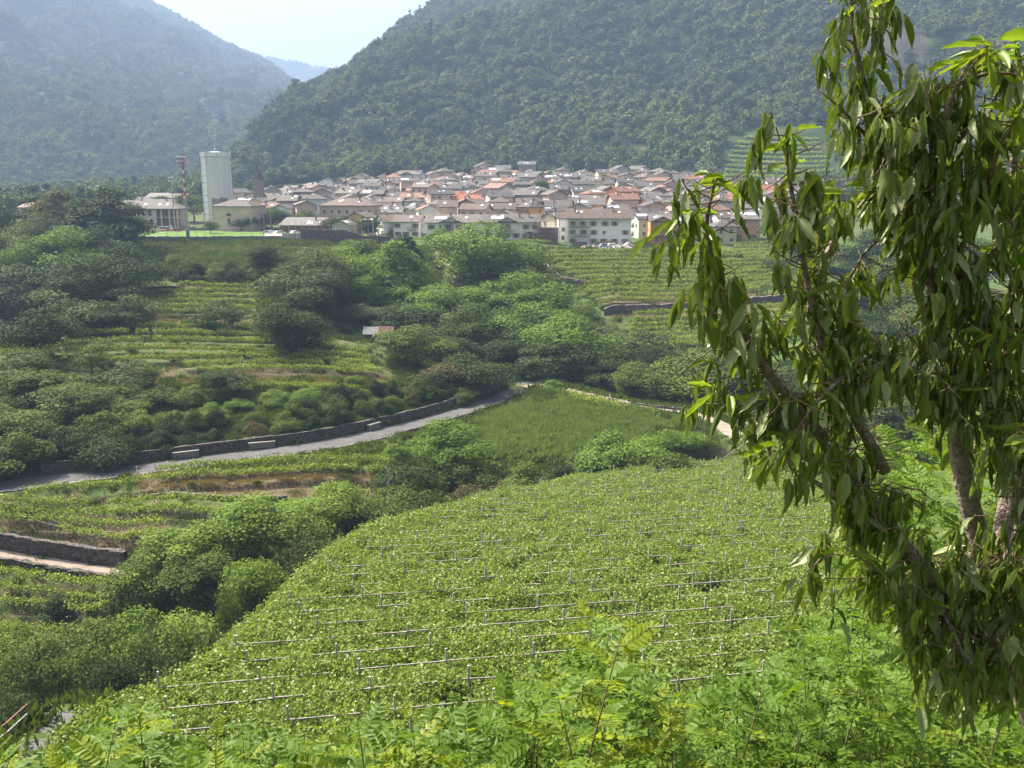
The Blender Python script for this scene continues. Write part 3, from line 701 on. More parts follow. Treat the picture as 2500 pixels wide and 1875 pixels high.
grove([(655,598,100,272,'r','k'),(708,612,170,240,'r','o'),(755,660,150,222,'r','o'),(800,600,140,262,'r','b'),(760,640,120,240,'r','m'),(860,635,150,240,'r','b'),(835,690,150,222,'r','k'),(722,730,140,206,'r','k'),(665,775,90,198,'d','b'),
       (790,735,150,208,'r','k'),(905,592,130,272,'r','m'),(962,578,140,262,'t','b'),(930,660,180,226,'t','b'),(1000,665,150,224,'r','b'),(1035,700,150,216,'r','b'),(880,735,150,208,'r','o'),(985,745,170,206,'r','k'),(1060,770,170,200,'r','k'),
       (730,785,140,196,'d','k'),(820,790,120,194,'d','k'),(1000,552,100,288,'c','k'),(1175,553,210,282,'r','b'),(1150,600,90,288,'r','m'),(1240,600,140,272,'r','b'),(1140,645,130,252,'r','m'),(1190,640,150,252,'r','k'),
       (1310,625,130,262,'r','m'),(1200,700,150,232,'r','b'),(1270,670,170,240,'r','b'),(1345,705,150,226,'r','b'),(1150,745,150,214,'r','m'),(1235,760,150,210,'r','o'),(1310,745,170,214,'r','b'),(1385,775,190,206,'r','b'),(1420,745,110,216,'r','m'),
       (1345,838,140,188,'r','o'),(1270,830,130,194,'r','k'),(1130,820,140,188,'r','k'),(1455,835,150,192,'r','m'),(1480,790,120,204,'l','o'),(1555,798,110,196,'l','o'),(1545,905,90,174,'r','m'),(1490,880,120,180,'r','k'),
       (1420,880,120,176,'r','k'),(1390,900,90,178,'r','m'),(1580,850,120,180,'r','k'),(1740,870,120,178,'r','m'),(1510,850,120,184,'r','m'),(1610,880,130,178,'r','m'),(1685,866,200,176,'r','m'),(1780,890,150,180,'r','k'),(1850,880,140,184,'r','m'),(880,600,90,285,'d','m'),(850,590,120,288,'d','b'),(760,600,110,284,'d','m'),(1080,560,90,296,'d','b'),(1650,905,120,174,'d','k'),(1750,940,100,166,'d','k')],
      "in the wooded hollow below the village", "trees of the wooded hollow")
grove([(1020,798,150,176,'r','m'),(1200,858,150,176,'r','k'),(1120,885,140,170,'d','n'),(1040,930,120,162,'d','m'),(965,935,110,158,'d','n'),(900,935,130,155,'d','b')],
      "between the hut and road bend", "bushes by the road bend", dmin=.985)
grove([(30,862,150,146,'r','m'),(215,828,90,152,'l','m'),(110,905,150,142,'r','m'),(300,880,110,148,'l','o'),(345,870,90,150,'l','m'),(185,940,170,138,'r','m'),(60,975,170,130,'r','m'),(-30,930,150,134,'r','k'),(300,950,140,140,'r','m'),(260,1000,130,132,'d','m'),
       (150,1040,150,124,'d','k'),(30,1060,170,120,'d','m'),(-40,1080,150,118,'d','k'),(345,995,170,136,'d','b'),(430,1000,170,136,'d','m'),(390,935,110,146,'d','m'),(555,905,110,150,'r','k'),(480,935,120,146,'d','m'),(520,985,180,141,'d','b'),
       (620,960,180,146,'d','b'),(700,950,170,149,'d','b'),(780,945,160,151,'d','b'),(850,955,150,152,'d','b'),(660,1010,170,142,'d','m'),(760,1005,160,146,'d','m'),(870,1000,150,150,'d','m'),(960,990,130,153,'d','k'),(1050,970,100,162,'d','k'),(580,1020,140,138,'d','k'),(230,1070,160,124,'d','k'),(420,1055,130,132,'d','k'),(1120,945,80,166,'d','m')],
      "on the bank above the road", "thicket on the bank above the road", dmin=.97)
grove([(1100,1036,160,124,'r','b'),(1070,1060,120,124,'d','b'),(960,1085,90,126,'d','b'),(1010,1130,160,116,'d','k'),(1090,1120,150,118,'d','m'),(1180,1130,150,117,'d','m'),(1290,1135,150,119,'d','m'),(1060,1190,150,106,'d','m'),(1150,1190,140,106,'d','n'),(1250,1165,140,113,'d','n'),
       (1380,1140,130,124,'d','k'),(960,1185,150,105,'d','m'),(880,1225,170,98,'r','m'),(940,1240,140,94,'d','o'),(800,1280,150,90,'d','n'),(1010,1225,120,97,'d','n'),(870,1290,130,86,'d','k')],
      "in scrub beyond the pergola", "scrub beyond the pergola", dmin=.9)
grove([(690,1178,210,100,'r','b'),(770,1195,190,97,'r','b'),(610,1232,200,93,'r','b'),(490,1285,200,88,'r','b'),(410,1315,190,86,'r','b'),(345,1365,170,84,'r','m'),(530,1360,180,80,'r','m'),(640,1352,180,76,'r','b'),(745,1290,150,84,'r','m'),(700,1330,130,80,'d','o'),
       (450,1455,210,73,'r','b'),(340,1495,200,70,'r','b'),(250,1530,200,68,'r','m'),(560,1470,150,68,'d','m'),(200,1590,200,64,'r','m'),(100,1580,200,66,'r','m'),(20,1625,190,62,'r','m'),(310,1600,180,61,'r','k'),(410,1560,190,64,'r','m'),(125,1452,110,84,'d','o'),(-20,1540,150,72,'r','b'),
       (590,1420,150,72,'d','k'),(180,1690,190,54,'d','k'),(60,1720,200,52,'r','k'),(300,1700,150,52,'d','m'),(-40,1700,160,54,'r','m'),(500,1570,130,60,'d','k')],
      "in the gully beside the pergola vineyard", "trees in the gully")
grove([(1500,1062,190,124,'d','b'),(1580,1080,170,120,'d','b'),(1620,1045,120,128,'d','b'),(1670,1050,90,128,'d','b'),(1430,1105,140,120,'d','m'),(1350,926,56,166,'d','b'),(1660,1110,130,119,'d','m')],
      "beside the small garden plot", "bushes round the garden plot", dmin=.9)
grove([(1925,505,120,332,'r','k'),(1990,560,110,318,'r','k'),(2110,560,140,302,'r','k'),(2190,590,150,290,'r','m'),(2290,560,170,296,'r','k'),(2420,580,170,290,'r','m'),(2050,880,180,176,'r','k'),(2200,860,200,172,'r','k'),(2350,850,200,170,'r','m'),(2480,860,180,168,'r','k'),
       (2130,970,160,154,'d','o'),(2240,965,170,154,'r','o'),(2350,970,150,152,'d','m'),(2060,680,130,258,'d','k'),(2200,690,140,255,'d','m'),(2120,760,150,225,'r','k'),(2300,740,150,228,'r','m'),(1960,590,90,316,'d','m')],
      "seen through the cherry branches", "trees seen through the cherry branches")
grove([(468,474,78,378,'r','m'),(512,540,34,362,'r','m'),(342,528,28,374,'r','o'),(585,524,46,334,'r','k'),(620,520,48,336,'r','m'),(660,508,56,337,'r','m'),(702,522,46,336,'r','k'),(748,512,56,336,'r','m'),(796,524,50,334,'r','n'),(838,530,44,334,'r','k'),(900,530,56,333,'r','k'),(928,540,36,330,'r','k'),
       (814,482,34,372,'c','c'),(1032,505,50,338,'r','k'),(1680,570,40,326,'d','k'),(1576,578,26,322,'d','m'),(560,500,50,440,'d','m'),(1335,440,60,612,'r','m'),(1100,438,50,632,'r','m'),(1240,452,50,600,'d','m'),(880,455,40,560,'d','m'),(380,478,46,470,'r','m')],
      "standing among the village buildings", "trees in the village")

# hedge of bushes standing along the top of the road wall
_rd = ROADLINE["road"][0]; _tn = unit(np.gradient(_rd[:, :2], axis=0)); _nm = np.stack([-_tn[:, 1], _tn[:, 0]], 1); hn_ = 0
for rowi, (o0, o1, hh0, hh1) in enumerate([(4.6, 6.2, 2.0, 3.4), (8.0, 11.0, 2.6, 4.2)]):
    j = 4 + 3 * rowi
    while j < len(_rd) - 22:
        off = random.uniform(o0, o1); x_, y_ = _rd[j, 0] + _nm[j, 0] * off, _rd[j, 1] + _nm[j, 1] * off; hn_ += 1; hh = random.uniform(hh0, hh1); mt_ = random.choice(["dark", "mid", "dark", "mid", "brown"])
        plant_tree(f"dome{random.randrange(3)}", mt_, (x_, y_, h1(x_, y_) - .2), hh, hh * random.uniform(1.3, 1.8), f"{MW[mt_]} hedge bush above the road wall, {nth(hn_)} from left" if rowi == 0 else f"{MW[mt_]} bush behind the road hedge, {nth(hn_ - h0_)} from left", "hedge bushes above the road wall", random.uniform(0, 6.28), "bush", "bush")
        j += random.randint(3, 5)
    h0_ = hn_

# ------------------------------------------------------------------ instanced foliage masses
def unlinked(me_):
    return bpy.data.objects.new(me_.name, me_)

def scatter(name, pts, protos, smin, smax, label, parent=None, tilt=.25, seed=1, scales=None):
    "one object: copies of foliage clumps on points, by geometry nodes"
    c = bpy.data.collections.new(name + "_clumps")
    for me_ in protos: c.objects.link(unlinked(me_))
    pm = bpy.data.meshes.new(name); pts = np.asarray(pts, np.float32)
    pm.vertices.add(len(pts)); pm.vertices.foreach_set("co", pts.ravel())
    if scales is not None:
        a = pm.attributes.new("size", 'FLOAT', 'POINT'); a.data.foreach_set("value", np.asarray(scales, np.float32))
    o = ob(name, pm, parent)
    ng = bpy.data.node_groups.new(name, 'GeometryNodeTree')
    ng.interface.new_socket("Geometry", in_out='INPUT', socket_type='NodeSocketGeometry'); ng.interface.new_socket("Geometry", in_out='OUTPUT', socket_type='NodeSocketGeometry')
    n = ng.nodes; l = ng.links; gi = n.new("NodeGroupInput"); go = n.new("NodeGroupOutput")
    ci = n.new("GeometryNodeCollectionInfo"); ci.inputs[0].default_value = c; ci.inputs[1].default_value = True; ci.inputs[2].default_value = True
    ip = n.new("GeometryNodeInstanceOnPoints"); ip.inputs["Pick Instance"].default_value = True
    rv = n.new("FunctionNodeRandomValue"); rv.data_type = 'FLOAT_VECTOR'; rv.inputs[0].default_value = (-tilt, -tilt, 0); rv.inputs[1].default_value = (tilt, tilt, 6.283); rv.inputs["Seed"].default_value = seed
    rs = n.new("FunctionNodeRandomValue"); rs.data_type = 'FLOAT'; rs.inputs[2].default_value = smin; rs.inputs[3].default_value = smax; rs.inputs["Seed"].default_value = seed + 5
    l.new(gi.outputs[0], ip.inputs["Points"]); l.new(ci.outputs[0], ip.inputs["Instance"])
    l.new(rv.outputs[0], ip.inputs["Rotation"])
    sc_ = rs.outputs[1]
    if scales is not None:
        na = n.new("GeometryNodeInputNamedAttribute"); na.data_type = 'FLOAT'; na.inputs[0].default_value = "size"
        mu = n.new("ShaderNodeMath"); mu.operation = 'MULTIPLY'; l.new(na.outputs[0], mu.inputs[0]); l.new(rs.outputs[1], mu.inputs[1]); sc_ = mu.outputs[0]
    l.new(sc_, ip.inputs["Scale"]); l.new(ip.outputs[0], go.inputs[0])
    md = o.modifiers.new("scatter", 'NODES'); md.node_group = ng
    return tag(o, label, kind="stuff")

# far forest: crowns of unit size 8 m
FP = []
for i in range(5):
    (V, F), C = crown(100 + i, 9.5, 8.5, 13 + i, 330, 1.25, ["round", "round", "tall", "round", "dome"][i]); V[:, 2] -= 1.5
    FP.append(mesh("forest_crown", V, F, [LM["forest"]]))
(V, F), C = crown(120, 10, 5, 30, 330, .95, "cone"); LM["fconifer"] = leafmat("forest_conifer", (0.014, 0.034, 0.018), (0.03, 0.055, 0.026), .15)
FPC = FP + FP[:3] + [mesh("forest_crown", V, F, [LM["fconifer"]])]
VINEPOLY = [(1740,500),(1752,400),(1778,345),(1845,312),(2000,312),(2045,420),(2045,505)]
def forest_points(mt, n, pxr, trange, rng):
    px = rng.uniform(*pxr, n * 3); t = np.sqrt(rng.uniform(trange[0] ** 1, trange[1], n * 3) )
    D0 = interp(mt.base, px); D1 = interp(mt.crest, px); D = D0 + (D1 - D0) * rng.uniform(trange[0], trange[1], n * 3)
    keep = rng.uniform(size=n * 3) < (D / D.max()) * (D1 - D0) / (D1 - D0).max()      # even per square metre
    px, D = px[keep][:n], D[keep][:n]; Z = mt.z(px, D); X = xat(px, D, Z)
    return np.stack([X, D, Z], 1)
rng = np.random.default_rng(3)
Pm = forest_points(MR, 17000, (380, 2750), (0.0, 1.03), rng)
qx, qy, _ = proj(Pm)
rocky = rockmask(Pm) > .35
Pm = Pm[~inpoly(qx, qy + 6, VINEPOLY) & ~rocky]
xf = rng.uniform(-560, 520, 9000); yf = rng.uniform(380, 1150, 9000); zf_ = H(xf, yf); fx, fy, _ = proj(np.stack([xf, yf, zf_], 1))
kf = ((fx < 330) & (fx > -300) & (yf > 440)) | ((fx < 560) & (fx > 300) & (yf > 560)) | ((fx > 1985) & (fx < 2700) & (yf > 400) & (yf < 640))
Pm = np.concatenate([Pm, np.stack([xf, yf, zf_], 1)[kf]])
scatter("forest", Pm, FPC, .8, 1.9, "dense green wood covering the mountain behind the village", tilt=.12, seed=11)
Pm = forest_points(ML, 20000, (-500, 960), (0.0, 1.02), rng)
scatter("forest", Pm, FPC, 1.1, 2.3, "hazy wood covering the blue mountain on the left", tilt=.12, seed=12)
Pm = forest_points(MF, 2500, (420, 1000), (0.4, 1.02), rng)
scatter("forest", Pm, FP, 2.6, 4.4, "hazy wood on the distant ridge", tilt=.1, seed=13)

# ------------------------------------------------------------------ vine rows
POST = B(); POST.box((0, 0, 0.5), (.07, .07, 1.0)); POST_ME = POST.me("post", [M["post_grey"]])
VINE_N = 0
def vine_row(pts_px, label, group, hgt=1.75, wid=.42, dens=26, leaf=.26, post=0, lift=0.0, P=None, low=1.1, shoots=.12, mat="vine"):
    "a trellised row following the ground under a line of photograph pixels"
    global VINE_N; VINE_N += 1
    if P is None: P = np.array([drop(px, py) for px, py in pts_px])
    P = resample(smooth_line(P, 2), .8); 
    if lift is not None: P[:, 2] = H(P[:, 0], P[:, 1]) 
    rng = np.random.default_rng(500 + VINE_N)
    seg = np.linalg.norm(np.diff(P, axis=0), axis=1).sum(); n = int(seg * dens)
    t = rng.uniform(0, len(P) - 1.001, n); i = t.astype(int); f = (t - i)[:, None]; C = P[i] * (1 - f) + P[i + 1] * f
    T = unit(P[np.minimum(i + 1, len(P) - 1)] - P[i]); S = unit(np.cross(T, [0, 0, 1.0]))
    amp = .75 + .9 * (fbm(t * .55 + VINE_N * 9, t * 0, .9, 3) + .5)        # tufty top along the row
    gap = fbm(t * .35 + VINE_N * 31, t * 0 + 5, .6, 2)
    hh = low + (hgt - low) * rng.beta(1.6, 1.3, n) * amp
    sh = rng.uniform(size=n) < shoots; hh = np.where(sh, hgt * rng.uniform(.85, 1.3, n), hh)
    lat = rng.normal(size=n) * wid * np.where(sh, 1.5, 1.0)
    Q = C + S * lat[:, None] + np.array([0, 0, 1.0]) * hh[:, None]
    keep = gap > -.33; Q = Q[keep]; T = T[keep]; S = S[keep]; lat = lat[keep]; n = len(Q)
    N = unit(S * np.sign(lat)[:, None] * .5 + np.array([0, 0, .8]) + rng.normal(size=(n, 3)) * .5)
    A = unit(np.cross(N, rdir(n, rng)) + np.array([0, 0, -.2])); L = leaf * rng.uniform(.65, 1.3, n)
    V, F = leafV(Q, A, N, L, L * .85)
    r = thing("vine_row", label, "vine row", P[0], 0, group); V -= P[0]
    ob("foliage", mesh("foliage", V, F, [LM[mat]]), r)
    if post:
        Pp = resample(P, post)
        for q in Pp[::1]:
            o = ob("post", POST_ME, r); o.location = Vector(q - P[0]); o.scale = (1, 1, hgt * 1.12 + rng.uniform(-.05, .25)); o.rotation_euler = (rng.normal() * .04, rng.normal() * .04, 0)
    return r

def rows(fam, where, group, **k):
    for i, pts in enumerate(fam):
        vine_row(pts, f"green trellised vine row, {nth(i + 1)} from the top {where}", group, **k)

for fam, where, group, kw in FAMS:
    rows(fam, where, group, **kw)
# far hillside vineyard, laid on the mountain's foot
for i in range(13):
    py = 340 + 11.5 * i; xl = np.interp(py, [322, 350, 400, 490], [1850, 1788, 1765, 1752]) + 8; xr = np.interp(py, [322, 420, 500], [1990, 2030, 2030])
    Pw = np.array([MR.drop(x, py + 5 * math.sin((x - xl) / 90)) for x in np.linspace(xl, xr, 7)])
    vine_row(None, f"green vine row on the far hillside clearing, {nth(i + 1)} from its top", "vine rows in the hillside clearing", P=Pw, lift=None, dens=26, leaf=.8, wid=.8, hgt=2.0, shoots=.08)
# ------------------------------------------------------------------ houses
WALLC = {"white": (0.82, 0.81, 0.79), "cream": (0.62, 0.55, 0.42), "beige": (0.58, 0.45, 0.38), "grey": (0.40, 0.38, 0.36), "pink": (0.60, 0.30, 0.24), "yellow": (0.66, 0.48, 0.18), "orange": (0.66, 0.32, 0.13), "pale pink": (0.60, 0.45, 0.38), "pale blue": (0.50, 0.60, 0.62), "stone": (0.28, 0.24, 0.22), "pale green": (0.50, 0.56, 0.46), "vivid orange": (0.75, 0.28, 0.05)}
ROOFC = {"grey-brown": (0.070, 0.061, 0.057), "grey": (0.088, 0.084, 0.080), "dark": (0.052, 0.05, 0.054), "terracotta": (0.165, 0.084, 0.058), "brown": (0.085, 0.060, 0.050), "orange-red": (0.21, 0.078, 0.040)}
for k, c in WALLC.items(): M["w_" + k] = plain("plaster_" + k.replace(" ", "_"), c, 0.9, var=0.10, scale=0.6, spec=.1)
for k, c in ROOFC.items(): M["r_" + k] = roofmat("roof_" + k.replace("-", "_"), c)

def winmesh(w, h, shut=None):
    b = B(); b.box((0, .0, 0), (w, .10, h), m=0)
    f = .09
    for s in (-1, 1): b.box((s * (w / 2 + f / 2), -.02, 0), (f, .16, h + 2 * f), m=1)
    b.box((0, -.02, h / 2 + f / 2), (w, .16, f), m=1); b.box((0, -.06, -h / 2 - f / 2), (w, .26, f), m=1)
    b.box((0, -.06, 0), (.06, .03, h), m=1)
    mats = [M["glass"], M["w_cream"]]
    if shut:
        for s in (-1, 1): b.box((s * (w * .76 + f), -.06, 0), (w * .46, .06, h), m=2)
        mats.append(M[shut])
    return b.me("window", mats)
WIN = {"plain": winmesh(1.0, 1.35), "small": winmesh(.8, .9), "shut": winmesh(1.0, 1.35, "wood"), "lshut": winmesh(1.1, 1.4, "wood_light"), "door": winmesh(1.3, 2.2), "ldoor": winmesh(1.5, 2.2, "wood_light"), "arch": winmesh(1.2, 2.4)}
b = B(); b.box((0, 0, .45), (.6, .6, 1.5)); b.box((0, 0, 1.28), (.85, .85, .14), m=1); CHIM = b.me("chimney", [M["w_grey"], M["r_grey-brown"]])
b = B(); b.box((0, 0, 0), (1.0, 1.3, .10)); SKYL = b.me("skylight", [M["skylight"]])
b = B(); b.box((0, 0, 0), (4.2, 2.2, .10)); SOLAR = b.me("solar_panel", [M["skylight"]])

def roof_mesh(w, d, h, pitch, kind, over, mat, cross=None):
    "slab roof with real thickness; ridge along local x"
    b = B(); rise = (d / 2) * pitch; ow, od = w / 2 + over, d / 2 + over; t = .22
    zo = h - over * pitch; zr = h + rise
    if kind == "gable":
        V = [(-ow, -od, zo), (ow, -od, zo), (ow, 0, zr), (-ow, 0, zr), (-ow, od, zo), (ow, od, zo)]
        V2 = [(x, y, z + t) for x, y, z in V]
        b.add(V + V2, [(6, 7, 8, 9), (9, 8, 11, 10), (3, 2, 1, 0), (4, 5, 2, 3), (0, 1, 7, 6), (5, 4, 10, 11), (0, 6, 9, 3), (3, 9, 10, 4), (1, 2, 8, 7), (2, 5, 11, 8)])
    elif kind == "hip":
        k = max(w / 2 - d / 2, .4)
        V = [(-ow, -od, zo), (ow, -od, zo), (ow, od, zo), (-ow, od, zo), (-k, 0, zr), (k, 0, zr)]
        V2 = [(x, y, z + t) for x, y, z in V]
        b.add(V + V2, [(6, 7, 11, 10), (7, 8, 11), (8, 9, 10, 11), (9, 6, 10), (3, 2, 1, 0), (0, 1, 7, 6), (1, 2, 8, 7), (2, 3, 9, 8), (3, 0, 6, 9)])
    elif kind == "shed":
        V = [(-ow, -od, zo), (ow, -od, zo), (ow, od, zo + 2 * od * pitch * .6), (-ow, od, zo + 2 * od * pitch * .6)]; V2 = [(x, y, z + t) for x, y, z in V]
        b.add(V + V2, [(4, 5, 6, 7), (3, 2, 1, 0), (0, 1, 5, 4), (1, 2, 6, 5), (2, 3, 7, 6), (3, 0, 4, 7)])
    if cross:   # cross gable on the front: centre x, half width
        cx, hw = cross; cz = h + hw * pitch * 1.05; yb = -.02; yf = -d / 2 - over; o = hw + over * .8; lo = h - over * pitch * .8
        V = [(cx - o, yf, lo), (cx, yf, cz), (cx + o, yf, lo), (cx - o, yb, lo), (cx, yb, cz), (cx + o, yb, lo)]; V2 = [(x, y, z + t + .03) for x, y, z in V]
        b.add(V + V2, [(6, 7, 10, 9), (7, 8, 11, 10), (0, 3, 4, 1), (1, 4, 5, 2), (0, 1, 7, 6), (1, 2, 8, 7), (0, 6, 9, 3), (2, 5, 11, 8)])
    return b.me("roof", [mat]), rise

def wall_mesh(w, d, h, rise, kind, mat, pitch, cross=None, foot=4.0):
    b = B(); x, y = w / 2, d / 2; f = -foot
    if kind == "gable":
        V = [(-x, -y, f), (x, -y, f), (x, y, f), (-x, y, f), (-x, -y, h), (x, -y, h), (x, y, h), (-x, y, h), (-x, 0, h + rise), (x, 0, h + rise)]
        b.add(V, [(0, 1, 5, 4), (2, 3, 7, 6), (1, 2, 6, 5), (3, 0, 4, 7), (5, 6, 9), (7, 4, 8)])
    elif kind == "shed":
        r = 2 * y * pitch * .6
        V = [(-x, -y, f), (x, -y, f), (x, y, f), (-x, y, f), (-x, -y, h), (x, -y, h), (x, y, h + r), (-x, y, h + r)]
        b.add(V, [(0, 1, 5, 4), (2, 3, 7, 6), (1, 2, 6, 5), (3, 0, 4, 7)])
    else:
        b.box((0, 0, (h + f) / 2), (w, d, h - f))
    if cross:
        cx, hw = cross; yy = -y - .02
        b.add([(cx - hw, yy, f), (cx + hw, yy, f), (cx + hw, yy, h), (cx - hw, yy, h), (cx, yy, h + hw * pitch * 1.05), (cx - hw, -y + .5, f), (cx + hw, -y + .5, f), (cx + hw, -y + .5, h), (cx - hw, -y + .5, h)],
              [(0, 1, 2, 3), (3, 2, 4), (1, 6, 7, 2), (5, 0, 3, 8)])
    return b.me("wall", [mat])

def house(pos, w, d, h, rz, wall, roof, kind, label, group="village houses", win="plain", name="house", cols=None, floors=None, pitch=.42, over=.7, chim=1, sky_=0, solar=0, cross=None, side=True, foot=4.0, extra=None):
    t = thing(name, label, "house" if name == "house" else name.replace("_", " "), pos, rz, group)
    rm, rise = roof_mesh(w, d, h, pitch, kind, over, M["r_" + roof], cross)
    ob("wall", wall_mesh(w, d, h, rise, kind, M["w_" + wall] if "w_" + wall in M else M[wall], pitch, cross, foot), t)
    r = ob("roof", rm, t)
    rg = random.Random(int(w * 1000 + pos[0] * 77))
    floors = floors or max(1, int(h / 2.9)); cols = cols or max(2, int(w / 3.2))
    if win:
        for fl in range(floors):
            z = 1.5 + fl * 2.85
            if z + .8 > h: break
            for c in range(cols):
                x = -w / 2 + w * (c + .5) / cols + rg.uniform(-.25, .25)
                if rg.random() < .1: continue
                o = ob("window", WIN[win if rg.random() < .85 else "small"], t); o.location = (x, -d / 2 - (.06 if not cross else .09), z)
            if side:
                for sx in (-1, 1):
                    for yy in (-d * .22, d * .22):
                        if rg.random() < .55: continue
                        o = ob("window", WIN["plain"], t); o.location = (sx * (w / 2 + .06), yy, z); o.rotation_euler = (0, 0, sx * math.pi / 2)
    def onroof(x, y, obj, up):
        k = pitch if kind != "shed" else pitch * .6
        zz = h + (d / 2 - abs(y)) * k + .22 if kind != "shed" else h + (y + d / 2) * k + .22
        obj.location = (x, y, zz + up)
    lim = w * .42 if kind == "gable" else max(w / 2 - d / 2, .6) * .9
    for _ in range(chim):
        onroof(rg.uniform(-lim, lim), rg.choice([-1, 1]) * d * rg.uniform(.05, .22), ob("chimney", CHIM, r), -.1)
    for _ in range(sky_):
        y = -d * rg.uniform(.15, .34); o = ob("skylight", SKYL, r); onroof(rg.uniform(-lim, lim), y, o, .06); o.rotation_euler = (math.atan(pitch), 0, 0)
    for i in range(solar):
        y = -d * .26; o = ob("solar_panel", SOLAR, r); onroof(-lim * .6 + i * 4.6, y, o, .08); o.rotation_euler = (math.atan(pitch), 0, 0)
    return t

def balcony(t, x, y, z, w, mat="wood", dep=1.2, face=-1):
    b = B(); b.box((0, face * dep / 2, 0), (w, dep, .16), m=1)
    b.box((0, face * dep, 1.0), (w, .06, .08)); b.box((0, face * dep, .15), (w, .05, .06))
    n = int(w / .35)
    for i in range(n + 1): b.box((-w / 2 + w * i / n, face * dep, .55), (.05, .04, .9))
    for s in (-1, 1):
        b.box((s * w / 2, face * dep / 2, 1.0), (.06, dep, .06)); b.box((s * w / 2, face * dep / 2, .5), (.04, dep, .06))
    o = ob("balcony", b.me("balcony", [M[mat], M["concrete"]]), t); o.location = (x, y, z); return o

def put(px, D, dz=0):
    p = ground(px, D); p[2] += dz; return p

# --- front row, each from the photograph
h_ = house(put(1112, 326), 19.2, 11, 6.0, .02, "white", "grey", "gable", "white two-storey house with one front gable and balcony, nearer the stone wall", win="shut", cols=6, cross=(-1.5, 3.4), sky_=2, chim=3, solar=1)
balcony(h_, -1.5, -5.56, 3.0, 5.2, "steel"); o = ob("door", WIN["ldoor"], h_); o.location = (-2.1, -5.6, 4.2)
h_ = house(put(1248, 324), 19.0, 11, 6.0, .02, "white", "grey", "gable", "white two-storey house with front gable, directly beside the scaffolding", win="lshut", cols=6, cross=(-1.6, 3.2), sky_=2, chim=3, solar=1)
balcony(h_, -1.6, -5.56, 3.0, 5.0, "steel"); balcony(h_, 6.2, -5.54, .4, 5.5, "wood_light"); o = ob("door", WIN["ldoor"], h_); o.location = (-2.2, -5.6, 4.2); o = ob("door", WIN["ldoor"], h_); o.location = (6.2, -5.58, 1.6)
h_ = house(put(1462, 318), 21.0, 12, 9.2, -.10, "white", "brown", "gable", "large white three-storey apartment house with stacked balconies", win="lshut", cols=6, floors=3, sky_=3, chim=4, side=False, over=1.1)
for z in (3.1, 6.0): balcony(h_, -6.6, -6.05, z, 7.0, "steel")
for z in (3.1, 6.0):
    o = balcony(h_, 10.55, 1.0, z, 6.0, "steel"); o.rotation_euler = (0, 0, math.pi / 2)
for z in (1.3, 4.3, 7.2):
    for y in (-2.5, 2.4): o = ob("window", WIN["door"], h_); o.location = (10.57, y, z); o.rotation_euler = (0, 0, math.pi / 2)
house(put(1385, 331), 7, 9, 8.2, 0, "white", "brown", "gable", "narrow white house wing tucked behind the large white apartment house", win="plain", cols=2, chim=1)
h_ = house(put(1612, 322), 8.0, 10, 7.6, -.06, "orange", "grey", "gable", "orange house with arched front gable and two balconies", win="plain", cols=2, cross=(0, 3.2), sky_=2, chim=1)
balcony(h_, 0, -5.06, 2.6, 5.5, "steel"); balcony(h_, 0, -5.06, 5.2, 5.5, "steel")
house(put(1662, 324), 9.5, 10, 7.0, -.06, "orange", "grey", "gable", "long low orange house wing with solar panels beside the cherry twig", win="shut", cols=3, sky_=2, chim=1, solar=1)
house(put(1645, 316), 5.5, 4, 2.4, -.06, "wood_light", "brown", "gable", "small wooden shed before the orange house", win=None, chim=0, name="shed")
h_ = house(put(1820, 335), 9.5, 13, 7.6, -.28, "pink", "grey", "gable", "pink house with a long row of solar panels", win="shut", cols=2, chim=2, solar=2, sky_=2)
house(put(1762, 326), 7.5, 8, 6.2, .1, "cream", "grey", "hip", "pale grey-cream house before the pink house", win="plain", cols=2, chim=1)
house(put(1574, 338), 8, 9, 6.8, .2, "pale green", "dark", "gable", "pale green house behind the large white apartment house", win="plain", cols=2, chim=1, solar=1)
h_ = house(put(958, 336), 9.0, 10, 5.6, .45, "white", "brown", "gable", "white chalet house with brown gable and wooden balcony, turned sideways", win="shut", cols=2, chim=1)
balcony(h_, -.5, -5.05, 2.8, 5, "wood")
h_ = house(put(1002, 333), 9.5, 9, 5.8, -.2, "white", "brown", "gable", "white chalet house with brown roof beside the dark green tree", win="shut", cols=3, chim=1, sky_=1)
balcony(h_, 2.4, -4.55, 2.9, 3.6, "wood")
house(put(885, 352), 8.0, 8, 6.0, math.pi / 2 - .35, "yellow", "brown", "gable", "yellow house with its gable end to the trees", win="plain", chim=1)
house(put(846, 345), 9, 7, 3.6, math.pi / 2 - .3, "grey", "brown", "gable", "low house with a white skylit roof behind the net posts", win="plain", chim=0, solar=1)
house(put(925, 348), 11, 8, 4.6, .0, "pale pink", "brown", "gable", "low brown-roofed house left of the chalets", win="plain", chim=1, sky_=2, cross=(2, 1.8))
house(put(775, 356), 26, 9, 3.0, -.12, "wood", "grey", "shed", "long low hall with a flat grey roof behind the tree row", win=None, chim=1, name="hall", sky_=4)
